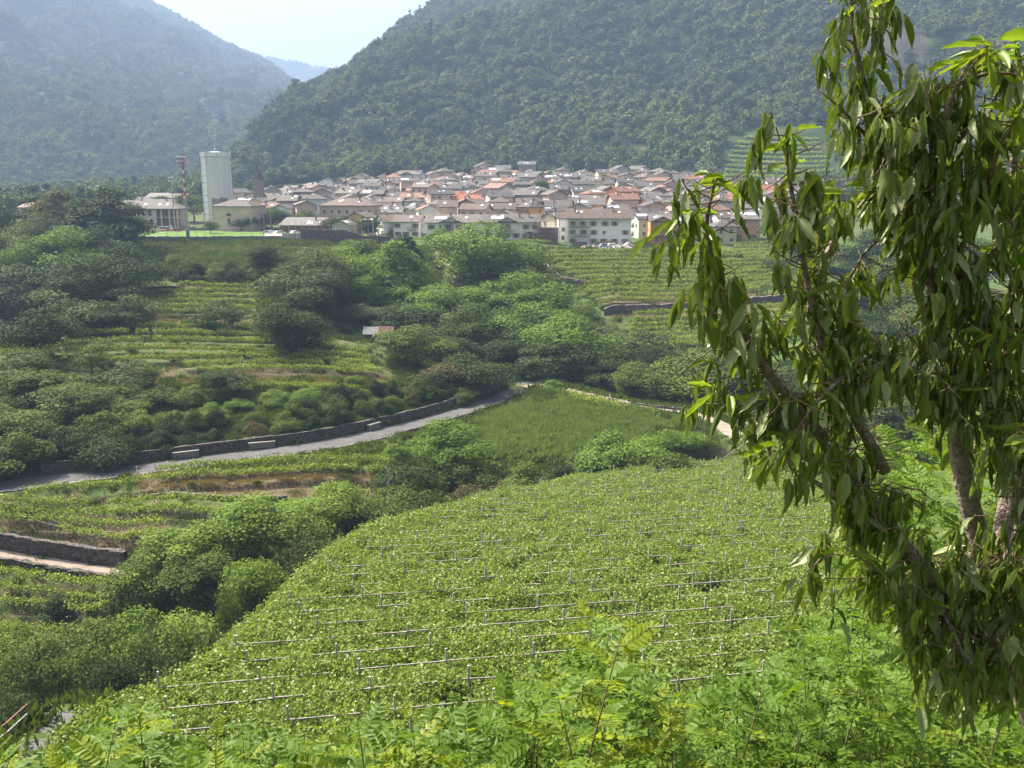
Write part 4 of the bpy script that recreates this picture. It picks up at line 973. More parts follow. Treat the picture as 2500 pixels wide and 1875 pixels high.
# hillside houses at the top of the village
h_ = house(put(1182, 612), 11, 11, 9.5, math.pi / 2 + .25, "cream", "grey-brown", "gable", "tall cream house with balcony high above the village", win="shut", chim=1); balcony(h_, 0, -5.6, 4.0, 5, "wood")
house(put(1218, 606), 14, 8, 8.0, .05, "cream", "grey-brown", "shed", "flat-roofed cream house wing high above the village", win="shut", cols=4, chim=0)
h_ = house(put(1287, 632), 11, 9, 8.4, -.1, "stone", "grey", "gable", "brown house with a broad grey roof highest on the slope", win="plain", chim=1, sky_=2); balcony(h_, 0, -4.6, 3.6, 10, "wood")
house(put(1005, 565), 13, 10, 8.2, -.25, "pale blue", "grey-brown", "gable", "pale blue house with dark balconies in the upper village", win="shut", chim=2, cross=(-1, 3))
house(put(962, 560), 9, 9, 7.4, .1, "white", "terracotta", "hip", "white house with a tan hip roof in the upper village", win="plain", chim=1)
house(put(1405, 575), 27, 9, 5.2, -.02, "cream", "grey", "gable", "very long cream house with grey roof in the upper village", win="plain", cols=8, chim=2, sky_=3)
h_ = house(put(1678, 535), 15, 9, 6.0, 0, "stone", "grey-brown", "shed", "stone building with three arched openings below the hillside vineyard", win="arch", floors=1, cols=3, chim=0, side=False)
house(put(1684, 556), 12, 8, 6.0, 0, "stone", "grey-brown", "gable", "stone house above the arched building", win="plain", cols=3, chim=0)
house(put(1802, 430), 13, 12, 6.2, -.1, "beige", "terracotta", "hip", "beige house with a terracotta hip roof and a solar panel", win="plain", chim=1, solar=1)
house(put(1880, 470), 9, 8, 5.4, -.2, "white", "orange-red", "gable", "small white house with a red roof under the hillside vineyard", win="plain", chim=1)
house(put(1880, 440), 16, 9, 4.6, .1, "grey", "dark", "gable", "dark-roofed long house behind the pink house", win="plain", chim=1)
house(put(1108, 432), 10, 9, 6.2, .8, "vivid orange", "orange-red", "gable", "vivid orange house with a red roof mid-village", win="small", chim=1)
house(put(1150, 425), 16, 9, 5.0, .1, "pale pink", "orange-red", "hip", "long house with a bright orange roof mid-village", win="plain", chim=1)
house(put(1045, 470), 13, 10, 7.6, .05, "orange", "terracotta", "gable", "apricot house with a white sunlit roof mid-village", win="shut", cols=3, chim=1, solar=1)
house(put(858, 400), 23, 12, 7.0, -.12, "pale pink", "brown", "hip", "broad pale pink palace with a brown hip roof behind the conifer", win="plain", cols=7, chim=2, sky_=3)
house(put(692, 430), 11, 9, 7.6, .05, "white", "brown", "gable", "white house with brown gable balcony beside its twin, left", win="shut", cols=4, chim=2, cross=(-1, 2.4))
house(put(730, 428), 10, 9, 7.6, .0, "cream", "brown", "gable", "cream house with brown gable joined to the white one", win="shut", cols=3, chim=2, cross=(1, 2.4))
house(put(772, 422), 9, 9, 8.2, .1, "pale blue", "grey-brown", "hip", "bluish white house with dark balconies mid-village", win="door", cols=3, chim=1)
house(put(582, 505), 9, 9, 7.2, .7, "pale pink", "grey-brown", "gable", "small pink and white house just right of the wrapped tower", win="small", chim=0)
house(put(612, 462), 17, 10, 4.5, -.55, "grey", "grey", "gable", "grey house with a white sunlit roof below the brick bell tower", win=None, chim=1, solar=2)

# --- the rest of the village, row by row up the slope
OCC = [(put(px, D)[:2], r) for px, D, r in [(1112,326,11),(1248,324,11),(1462,318,12),(1612,322,7),(1662,324,7),(1820,335,8),(1762,326,6),(958,336,7),(1002,333,7),(885,352,6),(925,348,7),(775,356,14),(1182,612,9),(1218,606,9),(1287,632,8),(1005,565,9),(962,560,7),(1405,575,14),(1678,535,9),(1684,556,7),(1802,430,9),(1880,470,6),(1880,440,9),(1108,432,7),(1150,425,9),(1045,470,8),(858,400,13),(692,430,7),(730,428,6),(772,422,6),(582,505,6),(612,462,9),(588,375,14),(497,385,12),(375,385,22),(632,480,7),(1385,331,5),(1574,338,6),(846,345,6),(1183,395,4),(814,372,5),(470,378,9)]]
rgv = random.Random(21)
VR = [(356,(1020,1760)),(377,(940,1780)),(398,(640,1900)),(418,(640,1960)),(438,(600,1960)),(458,(570,1980)),(478,(570,1980)),(499,(570,1960)),(521,(640,1720)),(543,(700,1660)),(566,(780,1620)),(590,(880,1540))]
wset = ["white"] * 5 + ["cream"] * 5 + ["beige"] * 4 + ["grey"] * 2 + ["pale pink"] * 4 + ["yellow", "orange", "stone", "stone", "pale green"]
rset = ["grey-brown"] * 11 + ["grey"] * 4 + ["dark"] * 2 + ["terracotta"] * 3 + ["brown"] * 4
for ri, (D, (xa, xb)) in enumerate(VR):
    x = put(xa, D)[0]; xe = put(xb, D)[0]; made = []
    while x < xe:
        w = rgv.uniform(6.5, 12.5); dpt = rgv.uniform(7.5, 10); yy = D + rgv.uniform(-6, 6); cx = x + w / 2
        if all((cx - q[0]) ** 2 + (yy - q[1]) ** 2 > (r + w * .42) ** 2 for q, r in OCC):
            made.append((cx, yy, w, dpt)); x += w + rgv.uniform(.2, 2.2)
        else: x += 3
    for i, (cx, yy, w, dpt) in enumerate(made):
        wl_, rf = rgv.choice(wset), rgv.choice(rset); kd = rgv.choice(["gable"] * 5 + ["hip"]); rz = rgv.choice([0, 0, math.pi / 2, -math.pi / 2]) + rgv.gauss(0, .35)
        if abs(rz) > .8: w, dpt = max(w, dpt), min(w, dpt)
        house((cx, yy, h1(cx, yy) - .3), w, dpt, rgv.uniform(4.6, 9.0), rz, wl_, rf, kd, f"{wl_} house with {rf} {kd} roof, {nth(i + 1)} from the left in village row {nth(ri + 1)}", win=rgv.choice(["plain", "plain", "shut"]), chim=rgv.choice([1, 1, 2]), sky_=rgv.choice([0, 1, 1, 2]), solar=1 if rgv.random() < .14 else 0, pitch=rgv.uniform(.34, .46), cols=3 if w < 11 else 4, foot=6)
# roofs behind the left end of the playing field
for i, (px, D, w, wl_, rf, kd) in enumerate([(322,430,13,"beige","grey-brown","gable"),(352,470,14,"stone","grey-brown","hip"),(405,440,12,"cream","grey-brown","gable"),(440,500,10,"stone","brown","gable"),(300,400,10,"beige","grey-brown","hip"),(395,520,12,"yellow","grey","gable"),(318,520,10,"yellow","grey-brown","gable"),(35,300,9,"orange","terracotta","gable"),(88,420,10,"white","terracotta","gable")]):
    house(put(px, D), w, 9, 5.8, .2 - .1 * i, wl_, rf, kd, f"{wl_} house with {rf} {kd} roof, {nth(i + 1)} of the cluster left of the wrapped tower", win="small", chim=1)

# --- arcaded long building left
p = put(378, 386); t = thing("arcade_building", "long arcaded stone building with grey hip roof and three skylights", "building", p, -.03)
W_, Dp, Hh = 24, 10, 7.2
rm, rs_ = roof_mesh(W_, Dp, Hh, .48, "hip", 1.0, M["r_grey-brown"]); r = ob("roof", rm, t)
b = B(); b.box((0, 1.2, Hh / 2 - 2), (W_ - .6, Dp - 3, Hh + 4)); ob("wall", b.me("wall", [M["w_stone"]]), t)
for i, x in enumerate(np.linspace(-W_ / 2 + .5, W_ / 2 - .5, 8)):
    b = B(); b.box((0, 0, Hh / 2 - 1.5), (.55, .6, Hh + 3)); o = ob("pillar", b.me("pillar", [M["w_cream"]]), t); o.location = (x, -Dp / 2 + .4, 0)
b = B(); b.box((0, 0, 0), (W_, 1.6, .3)); o = ob("gallery_floor", b.me("gallery_floor", [M["w_cream"]]), t); o.location = (0, -Dp / 2 + 1.1, 3.4)
b = B(); b.box((0, 0, 0), (6.5, .5, 6.8)); o = ob("bay_wall", b.me("bay_wall", [M["w_white"]]), t); o.location = (-.5, -Dp / 2 + .75, 3.2)
for x, z in ((-2.4, 5.2), (.3, 5.2), (-2.2, 1.7), (.6, 1.6)): o = ob("window", WIN["door"], t); o.location = (x, -Dp / 2 + .45, z)
for x in (-2, 4, 7):
    o = ob("skylight", SKYL, r); o.location = (x, -2.6, Hh + 2.4 * .48 + .3); o.rotation_euler = (math.atan(.48), 0, 0)

# --- beige church hall
p = put(588, 372); t = thing("church_hall", "beige church hall with dark hip roof and lunette window", "church", p, -.28)
rm, rs_ = roof_mesh(17, 11, 9.0, .42, "hip", .5, M["r_grey-brown"]); r = ob("roof", rm, t)
ob("wall", wall_mesh(17, 11, 9.0, rs_, "hip", M["w_beige"], .42), t)
b = B(); b.box((0, 0, 4.0), (3.5, 6, 16)); o = ob("annex_wall", b.me("annex_wall", [M["w_stone"]]), t); o.location = (-10.0, 2, 0)
b = B()
V = [(0, 0, 0)] + [(1.15 * math.cos(a), 0, 1.15 * math.sin(a)) for a in np.linspace(0, math.pi, 11)]; V2 = [(x, -.08, z) for x, y, z in V]
b.add(V + V2, [(12, 12 + i, 13 + i) for i in range(1, 11)] + [(i, i + 1, 13 + i, 12 + i) for i in range(1, 11)] + [(1, 12 + 1, 12 + 11, 11)])
o = ob("lunette_window", b.me("lunette_window", [M["glass"]]), t); o.location = (-1.5, -5.52, 5.2)
o = ob("window", WIN["arch"], t); o.location = (-1.5, -5.55, 3.2)
for x in (-9, -2): o = ob("chimney", CHIM, r); o.location = (x, 1.5, 10.9)

# --- bell tower wrapped in scaffold sheeting
def sheetmat(name, col):
    m, n, l, pr = nmat(name); tc = n.new("ShaderNodeTexCoord"); z = n.new("ShaderNodeTexNoise"); z.inputs["Scale"].default_value = .5; z.inputs["Detail"].default_value = 5
    mp = n.new("ShaderNodeMapping"); mp.inputs["Scale"].default_value = (1, 1, .12); l.new(tc.outputs["Object"], mp.inputs[0]); l.new(mp.outputs[0], z.inputs["Vector"])
    c = np.array(col); r = ramp(n, [(.3, tuple(c * .9)), (.7, tuple(np.minimum(c * 1.08, .95)))]); l.new(z.outputs["Fac"], r.inputs[0]); l.new(r.outputs[0], pr.inputs["Base Color"]); pr.inputs["Roughness"].default_value = .6
    bm = n.new("ShaderNodeBump"); bm.inputs["Strength"].default_value = .5; bm.inputs["Distance"].default_value = .3; l.new(z.outputs["Fac"], bm.inputs["Height"]); l.new(bm.outputs[0], pr.inputs["Normal"]); return m
M["sheet"] = sheetmat("scaffold_sheeting", (0.75, 0.72, 0.74)); M["sheet_lit"] = sheetmat("sunlit_sheeting", (0.80, 0.79, 0.77))  # same sheeting twice; the whiter copy paints sunlight on narrow sides and top
p = put(537, 388); ztop = at(537, 372, 388)[2]; Ht = ztop - p[2]
t = thing("wrapped_tower", "tall tower wrapped in grey-white scaffold sheeting", "tower", p, .307)
fp = [(-5.9, -2.0), (-3.9, -4.9), (.5, -6.0), (4.8, -4.4), (5.8, -1.0), (5.8, 4), (-5.9, 4)]      # footprint
shm = [M["sheet_lit"], M["sheet"], M["sheet"], M["sheet"], M["sheet_lit"], M["sheet"], M["sheet"]]
for i in range(len(fp)):
    (xa, ya), (xb, yb) = fp[i], fp[(i + 1) % len(fp)]; nlev = 11; n_ = np.array([yb - ya, -(xb - xa)]); n_ = n_ / np.linalg.norm(n_)
    for j in range(nlev if i == 0 or i == 4 else 1):
        k = nlev if i in (0, 4) else 1; z0 = -2 + (Ht - .1) * j / k if j else -2; z1 = (Ht - 1.9) * (j + 1) / k - .08
        z0 = max(z0, -2) if j == 0 else (Ht - 1.9) * j / k + .05
        nx = 7; V = []
        for a in np.linspace(0, 1, nx):
            for c in np.linspace(0, 1, 5):
                o_ = .10 * math.sin(a * 9 + c * 6 + i) * math.sin(math.pi * c) if i in (0, 4) else .07 * math.sin(a * 14 + i)
                V.append((xa + (xb - xa) * a + n_[0] * o_, ya + (yb - ya) * a + n_[1] * o_, z0 + (z1 - z0) * c))
        ix = np.arange(nx * 5).reshape(nx, 5); F = np.stack([ix[:-1, :-1], ix[1:, :-1], ix[1:, 1:], ix[:-1, 1:]], -1).reshape(-1, 4)
        ob("sheet", mesh("sheet", V, F, [shm[i]]), t)
    b = B()
    for a in (0.0,): b.beam((xa + (xb - xa) * a + n_[0] * .13, ya + (yb - ya) * a + n_[1] * .13, -2), (xa + (xb - xa) * a + n_[0] * .13, ya + (yb - ya) * a + n_[1] * .13, Ht + .7), .09)
    ob("scaffold_pole", b.me("scaffold_pole", [M["steel"]]), t)
    b = B(); b.add([(xa + n_[0] * .15, ya + n_[1] * .15, Ht - 1.8), (xb + n_[0] * .15, yb + n_[1] * .15, Ht - 1.8), (xb + n_[0] * .15, yb + n_[1] * .15, Ht), (xa + n_[0] * .15, ya + n_[1] * .15, Ht),
                    (xa, ya, Ht - 1.8), (xb, yb, Ht - 1.8), (xb, yb, Ht), (xa, ya, Ht)], [(0, 1, 2, 3), (5, 4, 7, 6), (3, 2, 6, 7), (0, 4, 5, 1)])
    ob("top_band", b.me("top_band", [M["sheet_lit"]]), t)
b = B(); b.add([(x, y, Ht - .4) for x, y in fp] + [(0, 0, Ht + .5)], [(i, (i + 1) % 7, 7) for i in range(7)]); ob("cap", b.me("cap", [M["sheet_lit"]]), t)
b = B(); b.tube([(0, 0, Ht), (0, 0, Ht + 3.2)], [.08, .04], 6); b.beam((-.5, 0, Ht + 2.5), (.5, 0, Ht + 2.5), .07); b.tube([(0, 0, Ht + 1.1), (0, 0, Ht + 1.4), (0, 0, Ht + 1.7)], [.1, .3, .1], 8); ob("finial", b.me("finial", [M["steel"]]), t)

# --- old brick bell tower with spire
M["brick"] = stonemat("tower_stone", (0.26, 0.17, 0.14), (0.38, 0.26, 0.21), 1.4, (0.2, .15, .12))
p = put(634, 486); zb = at(634, 442, 486)[2] - p[2]; zt = at(634, 398, 486)[2] - p[2]; s_ = 3.6 / 1.0
t = thing("bell_tower", "old brown stone bell tower with pointed spire", "tower", p, -.35)
b = B(); b.box((0, 0, (zb - 5) / 2), (s_ + .4, s_ + .4, zb + 5)); b.box((0, 0, zb + .1), (s_ + 1.0, s_ + 1.0, .4)); b.box((0, 0, zb * .62), (s_ + .8, s_ + .8, .3)); ob("wall", b.me("wall", [M["brick"]]), t)
b = B(); q = s_ / 2 + .35; b.add([(-q, -q, zb + .3), (q, -q, zb + .3), (q, q, zb + .3), (-q, q, zb + .3), (-.35, -.35, zb + (zt - zb) * .72), (.35, -.35, zb + (zt - zb) * .72), (.35, .35, zb + (zt - zb) * .72), (-.35, .35, zb + (zt - zb) * .72), (0, 0, zt)],
        [(0, 1, 5, 4), (1, 2, 6, 5), (2, 3, 7, 6), (3, 0, 4, 7), (4, 5, 8), (5, 6, 8), (6, 7, 8), (7, 4, 8)]); ob("spire", b.me("spire", [M["r_brown"]]), t)
b = B(); b.tube([(0, 0, zt - .3), (0, 0, zt + 1.4)], .06, 5); b.beam((-.4, 0, zt + .9), (.4, 0, zt + .9), .08); ob("cross", b.me("cross", [M["steel"]]), t)
for z in (zb - 1.6, zb - 4.4):
    for dx in (-.85, .85):
        o = ob("belfry_opening", WIN["arch"], t); o.location = (dx, -s_ / 2 - .25, z); o.scale = (.8, 1, .8)
        o = ob("belfry_opening", WIN["arch"], t); o.location = (-s_ / 2 - .25, dx, z); o.rotation_euler = (0, 0, -math.pi / 2); o.scale = (.8, 1, .8)

# ------------------------------------------------------------------ playing field, masts, fence, walls
x0, x1, y0, y1, zf = FIELD
b = B(); b.add([(x0, y0, zf + .03), (x1, y0, zf + .03), (x1, y1, zf + .03), (x0, y1, zf + .03)], [(0, 1, 2, 3)])
M["turf"] = plain("mown_turf", (0.085, 0.15, 0.028), .95, var=.25, scale=.12, spec=.1)
tag(ob("field", b.me("field", [M["turf"]])), "mown green playing field before the village", kind="structure")

def wall_line(P, hgt, thick, name, label, mat, down=1.2, group=None, bump=.06):
    P = resample(np.asarray(P, float), .7); P[:, 2] = H(P[:, 0], P[:, 1])
    n = len(P); t = unit(np.gradient(P[:, :2], axis=0)); nr_ = np.stack([-t[:, 1], t[:, 0]], 1); V = []; rg = np.random.default_rng(n)
    prof = [(-1, -down), (-1, hgt * .33), (-1, hgt * .66), (-1, hgt), (1, hgt), (1, -down)]
    for s, z in prof:
        j = rg.normal(size=n) * bump; zz = P[:, 2] + z + (rg.normal(size=n) * bump * .8 if z == hgt else 0)
        V.append(np.concatenate([P[:, :2] + nr_ * (s * thick / 2 + j)[:, None], zz[:, None]], 1))
    V = np.concatenate(V); F = []
    for k in range(len(prof) - 1):
        a = np.arange(n - 1) + k * n; F.append(np.stack([a, a + n, a + n + 1, a + 1], 1))
    return tag(ob(name, mesh(name, V - P[0], np.concatenate(F), [M[mat]]), None, P[0]), label, "wall", group)
D3 = lambda L: [drop(a, b_) for a, b_ in L]
wall_line([put(px, 300.2) for px in (300, 400, 500, 600, 692)], 1.9, .5, "stone_wall", "long low grey wall along the near side of the playing field", "concrete", down=2)
wall_line([put(736, 300), put(790, 299), put(850, 299.5)], 4.2, .6, "stone_wall", "tall purple-brown stone wall right of the grey gate", "wall_dark", down=2, bump=.02)
wall_line([put(850, 300.6), put(900, 301), put(955, 302)], 3.2, .6, "stone_wall", "lower purple-brown stone wall continuing towards the dark conifer", "wall_dark", down=2, bump=.02)
wall_line([put(320, 370.5), put(450, 370.5), put(640, 370)], .9, .4, "stone_wall", "low wall along the far side of the playing field", "concrete")
# walls above and below the road
rd = ROADLINE["road"][0]; tn = unit(np.gradient(rd[:, :2], axis=0)); nm_ = np.stack([-tn[:, 1], tn[:, 0]], 1)
up_ = np.concatenate([rd[:, :2] + nm_ * 3.0, rd[:, 2:]], 1); dn_ = np.concatenate([rd[:, :2] - nm_ * 2.5, rd[:, 2:]], 1)
def roadwall(L, hgt, a, c, label, mat, above, off):
    P = L[a:c]; n = len(P); rg = np.random.default_rng(a); V = []; tt = nm_[a:c]
    for s, z in [(-1, -1.5 if above else -2.6), (-1, hgt * .5), (-1, hgt), (1, hgt), (1, -1.5)]:
        V.append(np.concatenate([P[:, :2] + tt * (s * .22 + rg.normal(size=n)[:, None] * .05 + (.12 * z if above else 0)), (P[:, 2] + z + rg.normal(size=n) * .05)[:, None]], 1))
    V = np.concatenate(V); F = np.concatenate([np.stack([np.arange(n - 1) + k * n, np.arange(n - 1) + (k + 1) * n, np.arange(1, n) + (k + 1) * n, np.arange(1, n) + k * n], 1) for k in range(4)])
    return tag(ob("stone_wall", mesh("stone_wall", V - P[0], F, [M[mat]]), None, P[0]), label, "wall")
nR = len(rd)
roadwall(up_, 1.5, int(nR * .12), int(nR * .93), "dark stone retaining wall on the uphill side of the road", "wall_stone", True, 0)
roadwall(dn_, .06, 2, int(nR * .55), "low kerb wall on the downhill side of the road's straight", "concrete", False, 0)
roadwall(dn_, .35, int(nR * .56), int(nR * .99), "stone parapet wall on the outside of the road bend", "wall_stone", False, 0)
for i, px in enumerate((452, 640, 935)):
    j = np.argmin(np.abs(proj(rd)[0] - px)); q = up_[j]; d_ = tn[j]
    b = B(); L_ = (3.4, 3.6, 2.4)[i]
    b.box((0, 0, .0), (L_, .5, .8)); b.box((0, -.02, .46), (L_ + .15, .62, .12))
    tag(ob("concrete_block", b.me("concrete_block", [M["concrete"]]), None, (q[0] - nm_[j][0] * .55, q[1] - nm_[j][1] * .55, q[2] + .45), math.atan2(d_[1], d_[0])), f"pale concrete block against the road wall, {nth(i + 1)} from the left", "block", "concrete blocks along the road")
# terrace walls
wall_line(D3([(-60,1330),(0,1336),(80,1350),(160,1362),(250,1376),(310,1384)]), 1.9, .6, "stone_wall", "rough dry stone wall above the pink gravel path", "wall_stone", group="dry stone terrace walls")
wall_line(D3([(-60,1372),(0,1376),(120,1394),(240,1412),(310,1422)]), .7, .5, "stone_wall", "low dry stone edging below the pink gravel path", "wall_stone", group="dry stone terrace walls")
wall_line(D3([(300,713),(450,712),(630,711)]), .9, .6, "stone_wall", "brown terrace wall across the upper left vine rows", "wall_stone", group="dry stone terrace walls")
wall_line(D3([(330,1218),(500,1218),(700,1222)]), .6, .5, "stone_wall", "dark terrace wall under the dry bank below the road", "wall_stone", group="dry stone terrace walls")
wall_line(D3([(1475,770),(1600,760),(1750,746),(1900,735),(2040,725)]), 1.6, .8, "stone_wall", "long dark retaining wall across the right hand vineyards", "wall_dark", group="dry stone terrace walls")
wall_line(D3([(1330,655),(1350,672),(1370,690),(1430,698)]), 1.6, .6, "stone_wall", "short stone wall at the corner of the right hand vineyard", "wall_dark", group="dry stone terrace walls")
wall_line(D3([(1282,617),(1310,618),(1332,620)]), 1.8, .6, "stone_wall", "little dark stone wall under the scaffolded house", "wall_dark", group="dry stone terrace walls")
wall_line(D3([(1540,985),(1600,996),(1680,1003)]), .4, .4, "stone_wall", "low stone kerb along the gravel track", "wall_stone")
wall_line(D3([(1745,1010),(1790,1026),(1840,1052),(1880,1085)]), .7, .5, "stone_wall", "reddish stone wall on the bend of the gravel track", "wall_stone")

def mast(px, D, pt, label, banded):
    p = put(px, D); hgt = at(px, pt, D)[2] - p[2]; t = thing("floodlight_mast", label, "mast", p)
    r0 = .42 if banded else .28
    if banded:
        z0 = 0; k = 0
        segs = [(0, 3.6, "blue"), (3.6, hgt * .48, "steel")] ; z = hgt * .48; i = 0
        while z < hgt - 3: segs.append((z, min(z + 1.35, hgt - 3), "red" if i % 2 else "white")); z += 1.35; i += 1
        for a, c, m_ in segs:
            b = B(); ra = r0 * (1 - .55 * a / hgt) * (1.35 if m_ == "blue" else 1); rc = r0 * (1 - .55 * c / hgt) * (1.35 if m_ == "blue" else 1); b.tube([(0, 0, a), (0, 0, c)], [ra, rc], 10); ob("pole_section", b.me("pole_section", [M[m_]]), t)
        b = B(); b.tube([(0, 0, hgt - 3), (0, 0, hgt)], [.2, .16], 8)
        for z in np.arange(hgt * .5, hgt, .45): b.box((.42, 0, z), (.3, .04, .04))
        b.box((.28, 0, hgt * .75), (.04, .04, hgt * .5)); b.box((.56, 0, hgt * .75), (.04, .04, hgt * .5)); ob("ladder", b.me("ladder", [M["red"]]), t)
        for z in (hgt * .5, hgt - 3.1):
            b = B(); b.box((0, 0, z), (2.0, 2.0, .08))
            for a in (0, 1):
                for s in (-1, 1): b.box((0, s * 1.0, z + .55 + .5 * a), (2.0, .05, .05)); b.box((s * 1.0, 0, z + .55 + .5 * a), (.05, 2.0, .05))
            for sx in (-1, 1):
                for sy in (-1, 1): b.box((sx, sy, z + .5), (.06, .06, 1.1))
            ob("platform", b.me("platform", [M["rail_red"]]), t)
    else:
        b = B(); b.tube([(0, 0, -.5), (0, 0, hgt)], [r0, .12], 8); ob("pole", b.me("pole", [M["steel"]]), t)
    b = B()
    for z in (hgt - 2.2, hgt - .9):
        b.box((0, -.3, z), (3.0 if banded else 2.0, .1, .1))
    b.tube([(0, 0, hgt - 3), (0, 0, hgt + .2)], .12, 6); ob("crossarm", b.me("crossarm", [M["rail_red" if banded else "steel"]]), t)
    for z in (hgt - 2.2, hgt - .9):
        for x in ((-1.2, -.4, .4, 1.2) if banded else (-.7, .7)):
            b = B(); b.box((0, 0, 0), (.6, .45, .5)); b.box((0, -.25, -.03), (.5, .06, .42), m=1)
            o = ob("floodlight", b.me("floodlight", [M["rail_red" if banded else "steel"], M["white"]]), t); o.location = (x, -.45, z - .1); o.rotation_euler = (-.5, 0, 0)
mast(460, 303, 376, "tall red and white floodlight mast with a blue foot", True)
mast(428, 368, 428, "shorter grey floodlight mast at the far side of the playing field", False)
# fence and net posts round the field
for i, px in enumerate(range(318, 640, 23)):
    p = put(px, 301.0); b = B(); b.tube([(0, 0, -.5), (0, 0, 4.6)], .05, 5)
    tag(ob("fence_post", b.me("fence_post", [M["steel"]]), None, p), f"thin grey fence post on the pitch wall, {nth(i + 1)} from the left", "post", "posts of the playing field fence")
for i, px in enumerate([636, 647, 664, 690, 706, 722, 738, 755, 772, 790, 806, 820, 836, 852, 868, 884, 900, 926, 940]):
    D = 306 if px < 680 else 303; p = put(px, D); tall = 9.5 if px in (636, 647, 664) else 6.5; b = B(); b.tube([(0, 0, -.5), (0, 0, tall)], [.07, .05], 5); b.box((0, 0, tall - .05), (.16, .16, .1))
    tag(ob("net_post", b.me("net_post", [M["steel"]]), None, p), f"thin net post above the stone walls, {nth(i + 1)} from the left", "post", "net posts")
b = B(); p = put(912, 312); hz = at(912, 447, 312)[2] - p[2]; b.tube([(0, 0, -.5), (0, 0, hz)], [.16, .07], 7); b.box((.5, 0, hz), (1.2, .3, .15)); tag(ob("lamp_post", b.me("lamp_post", [M["steel"]]), None, p), "very tall thin lamp post before the yellow house", "lamp post")
# goals
for i, (px, D) in enumerate([(378, 330), (405, 352)]):
    p = put(px, D); t = thing("goal", ["white goal frame nearer the pitch wall", "white goal frame farther out on the pitch"][i], "goal", p, .2 + i)
    for nm2, segs in (("post", [((-3.6, 0, 0), (-3.6, 0, 2.44))]), ("post", [((3.6, 0, 0), (3.6, 0, 2.44))]), ("crossbar", [((-3.66, 0, 2.44), (3.66, 0, 2.44))]), ("back_frame", [((-3.6, 0, 2.3), (-3.6, 1.8, .05)), ((3.6, 0, 2.3), (3.6, 1.8, .05)), ((-3.6, 1.8, .05), (3.6, 1.8, .05))])):
        b = B(); [b.tube([q0, q1], .08, 6) for q0, q1 in segs]; ob(nm2, b.me(nm2, [M["white"]]), t)
p = put(415, 364); b = B(); b.box((0, 0, .55), (9, .12, 1.0)); b.box((-4, .1, .4), (.1, .1, 1)); b.box((4, .1, .4), (.1, .1, 1)); tag(ob("banner", b.me("banner", [M["red"]]), None, p), "faded red banner on the far edge of the pitch", "banner")
p = put(714, 301); t = thing("gate", "grey metal gate between the pitch wall and the stone wall", "gate", p)
for i in range(4): b = B(); b.box((-2.1 + 1.4 * i, 0, 1.35), (1.32, .08, 2.5)); ob("panel", b.me("panel", [M["steel"]]), t)
for s in (-1, 1): b = B(); b.box((s * 2.95, 0, 1.4), (.3, .3, 3.0)); ob("post", b.me("post", [M["concrete"]]), t)
b = B(); b.beam((0, 0, 0), (1.6, 0, 2.6), .45, .08); tag(ob("board", b.me("board", [M["white"]]), None, put(684, 299)), "white board leaning beside the grey gate", "board")
# half-round store tank with end caps
b = B(); n_ = 14; V = [(x, 2.1 * math.cos(a), 2.3 * math.sin(a)) for x in (-3.2, 3.2) for a in np.linspace(0, math.pi, n_)]
F = [(i, i + 1, n_ + i + 1, n_ + i) for i in range(n_ - 1)]; b.add(V + [(-3.2, 0, 0), (3.2, 0, 0)], F + [(2 * n_, i + 1, i) for i in range(n_ - 1)] + [(2 * n_ + 1, n_ + i, n_ + i + 1) for i in range(n_ - 1)])
for x in (-3.2, -1.6, 0, 1.6, 3.2): b.tube([(x, 2.14 * math.cos(a), 2.34 * math.sin(a)) for a in np.linspace(0.02, math.pi - .02, 12)], .06, 5)
tag(ob("polytunnel", b.me("polytunnel", [M["w_cream"]]), None, put(672, 306)), "cream half-round store shelter behind the pitch wall", "shelter")

# telephone antenna mast in the village
p = put(1183, 395); hz = at(1183, 458, 395)[2] - p[2]; t = thing("antenna_mast", "grey antenna mast with panel aerials amid the village roofs", "mast", p)
b = B(); b.tube([(0, 0, -1), (0, 0, hz)], [.5, .3], 8); ob("pole", b.me("pole", [M["steel"]]), t)
for k in range(6):
    a = k * math.pi / 3; b = B(); b.box((0, 0, 0), (.32, .22, 2.3)); o = ob("aerial_panel", b.me("aerial_panel", [M["post_grey"]]), t); o.location = (.95 * math.cos(a), .95 * math.sin(a), hz - 1.6); o.rotation_euler = (0, 0, a + math.pi / 2)
b = B(); [b.beam((0, 0, hz - z), (.95 * math.cos(k * math.pi / 3), .95 * math.sin(k * math.pi / 3), hz - z), .07) for k in range(6) for z in (.9, 2.3)]; ob("bracket", b.me("bracket", [M["steel"]]), t)

# scaffolded unfinished house
p = put(1337, 316); t = thing("scaffold", "brown scaffolding round an unfinished house beside the white houses", "scaffold", p, -.05)
b = B(); b.box((0, 2.5, 2.2), (7.2, 4, 6.4)); ob("building_core", b.me("building_core", [M["w_stone"]]), t)
for x in np.linspace(-4, 4, 6):
    for y in (-1.2, .2):
        b = B(); b.tube([(x, y, -.5), (x, y, 8.6)], .05, 5); ob("pole", b.me("pole", [M["rail_red"]]), t)
for z in (1.9, 3.9, 5.9, 7.6):
    b = B(); b.box((0, -.5, z), (8.4, 1.3, .08)); ob("deck", b.me("deck", [M["wood"]]), t)
    b = B(); b.beam((-4.2, -1.24, z + .55), (4.2, -1.24, z + .55), .05); b.beam((-4.2, -1.24, z + 1.05), (4.2, -1.24, z + 1.05), .05); ob("guard_rail", b.me("guard_rail", [M["rail_red"]]), t)
for s in (-1, 1): b = B(); b.beam((s * 4, -1.26, 0), (s * 1.0, -1.26, 7.6), .05); ob("brace", b.me("brace", [M["rail_red"]]), t)

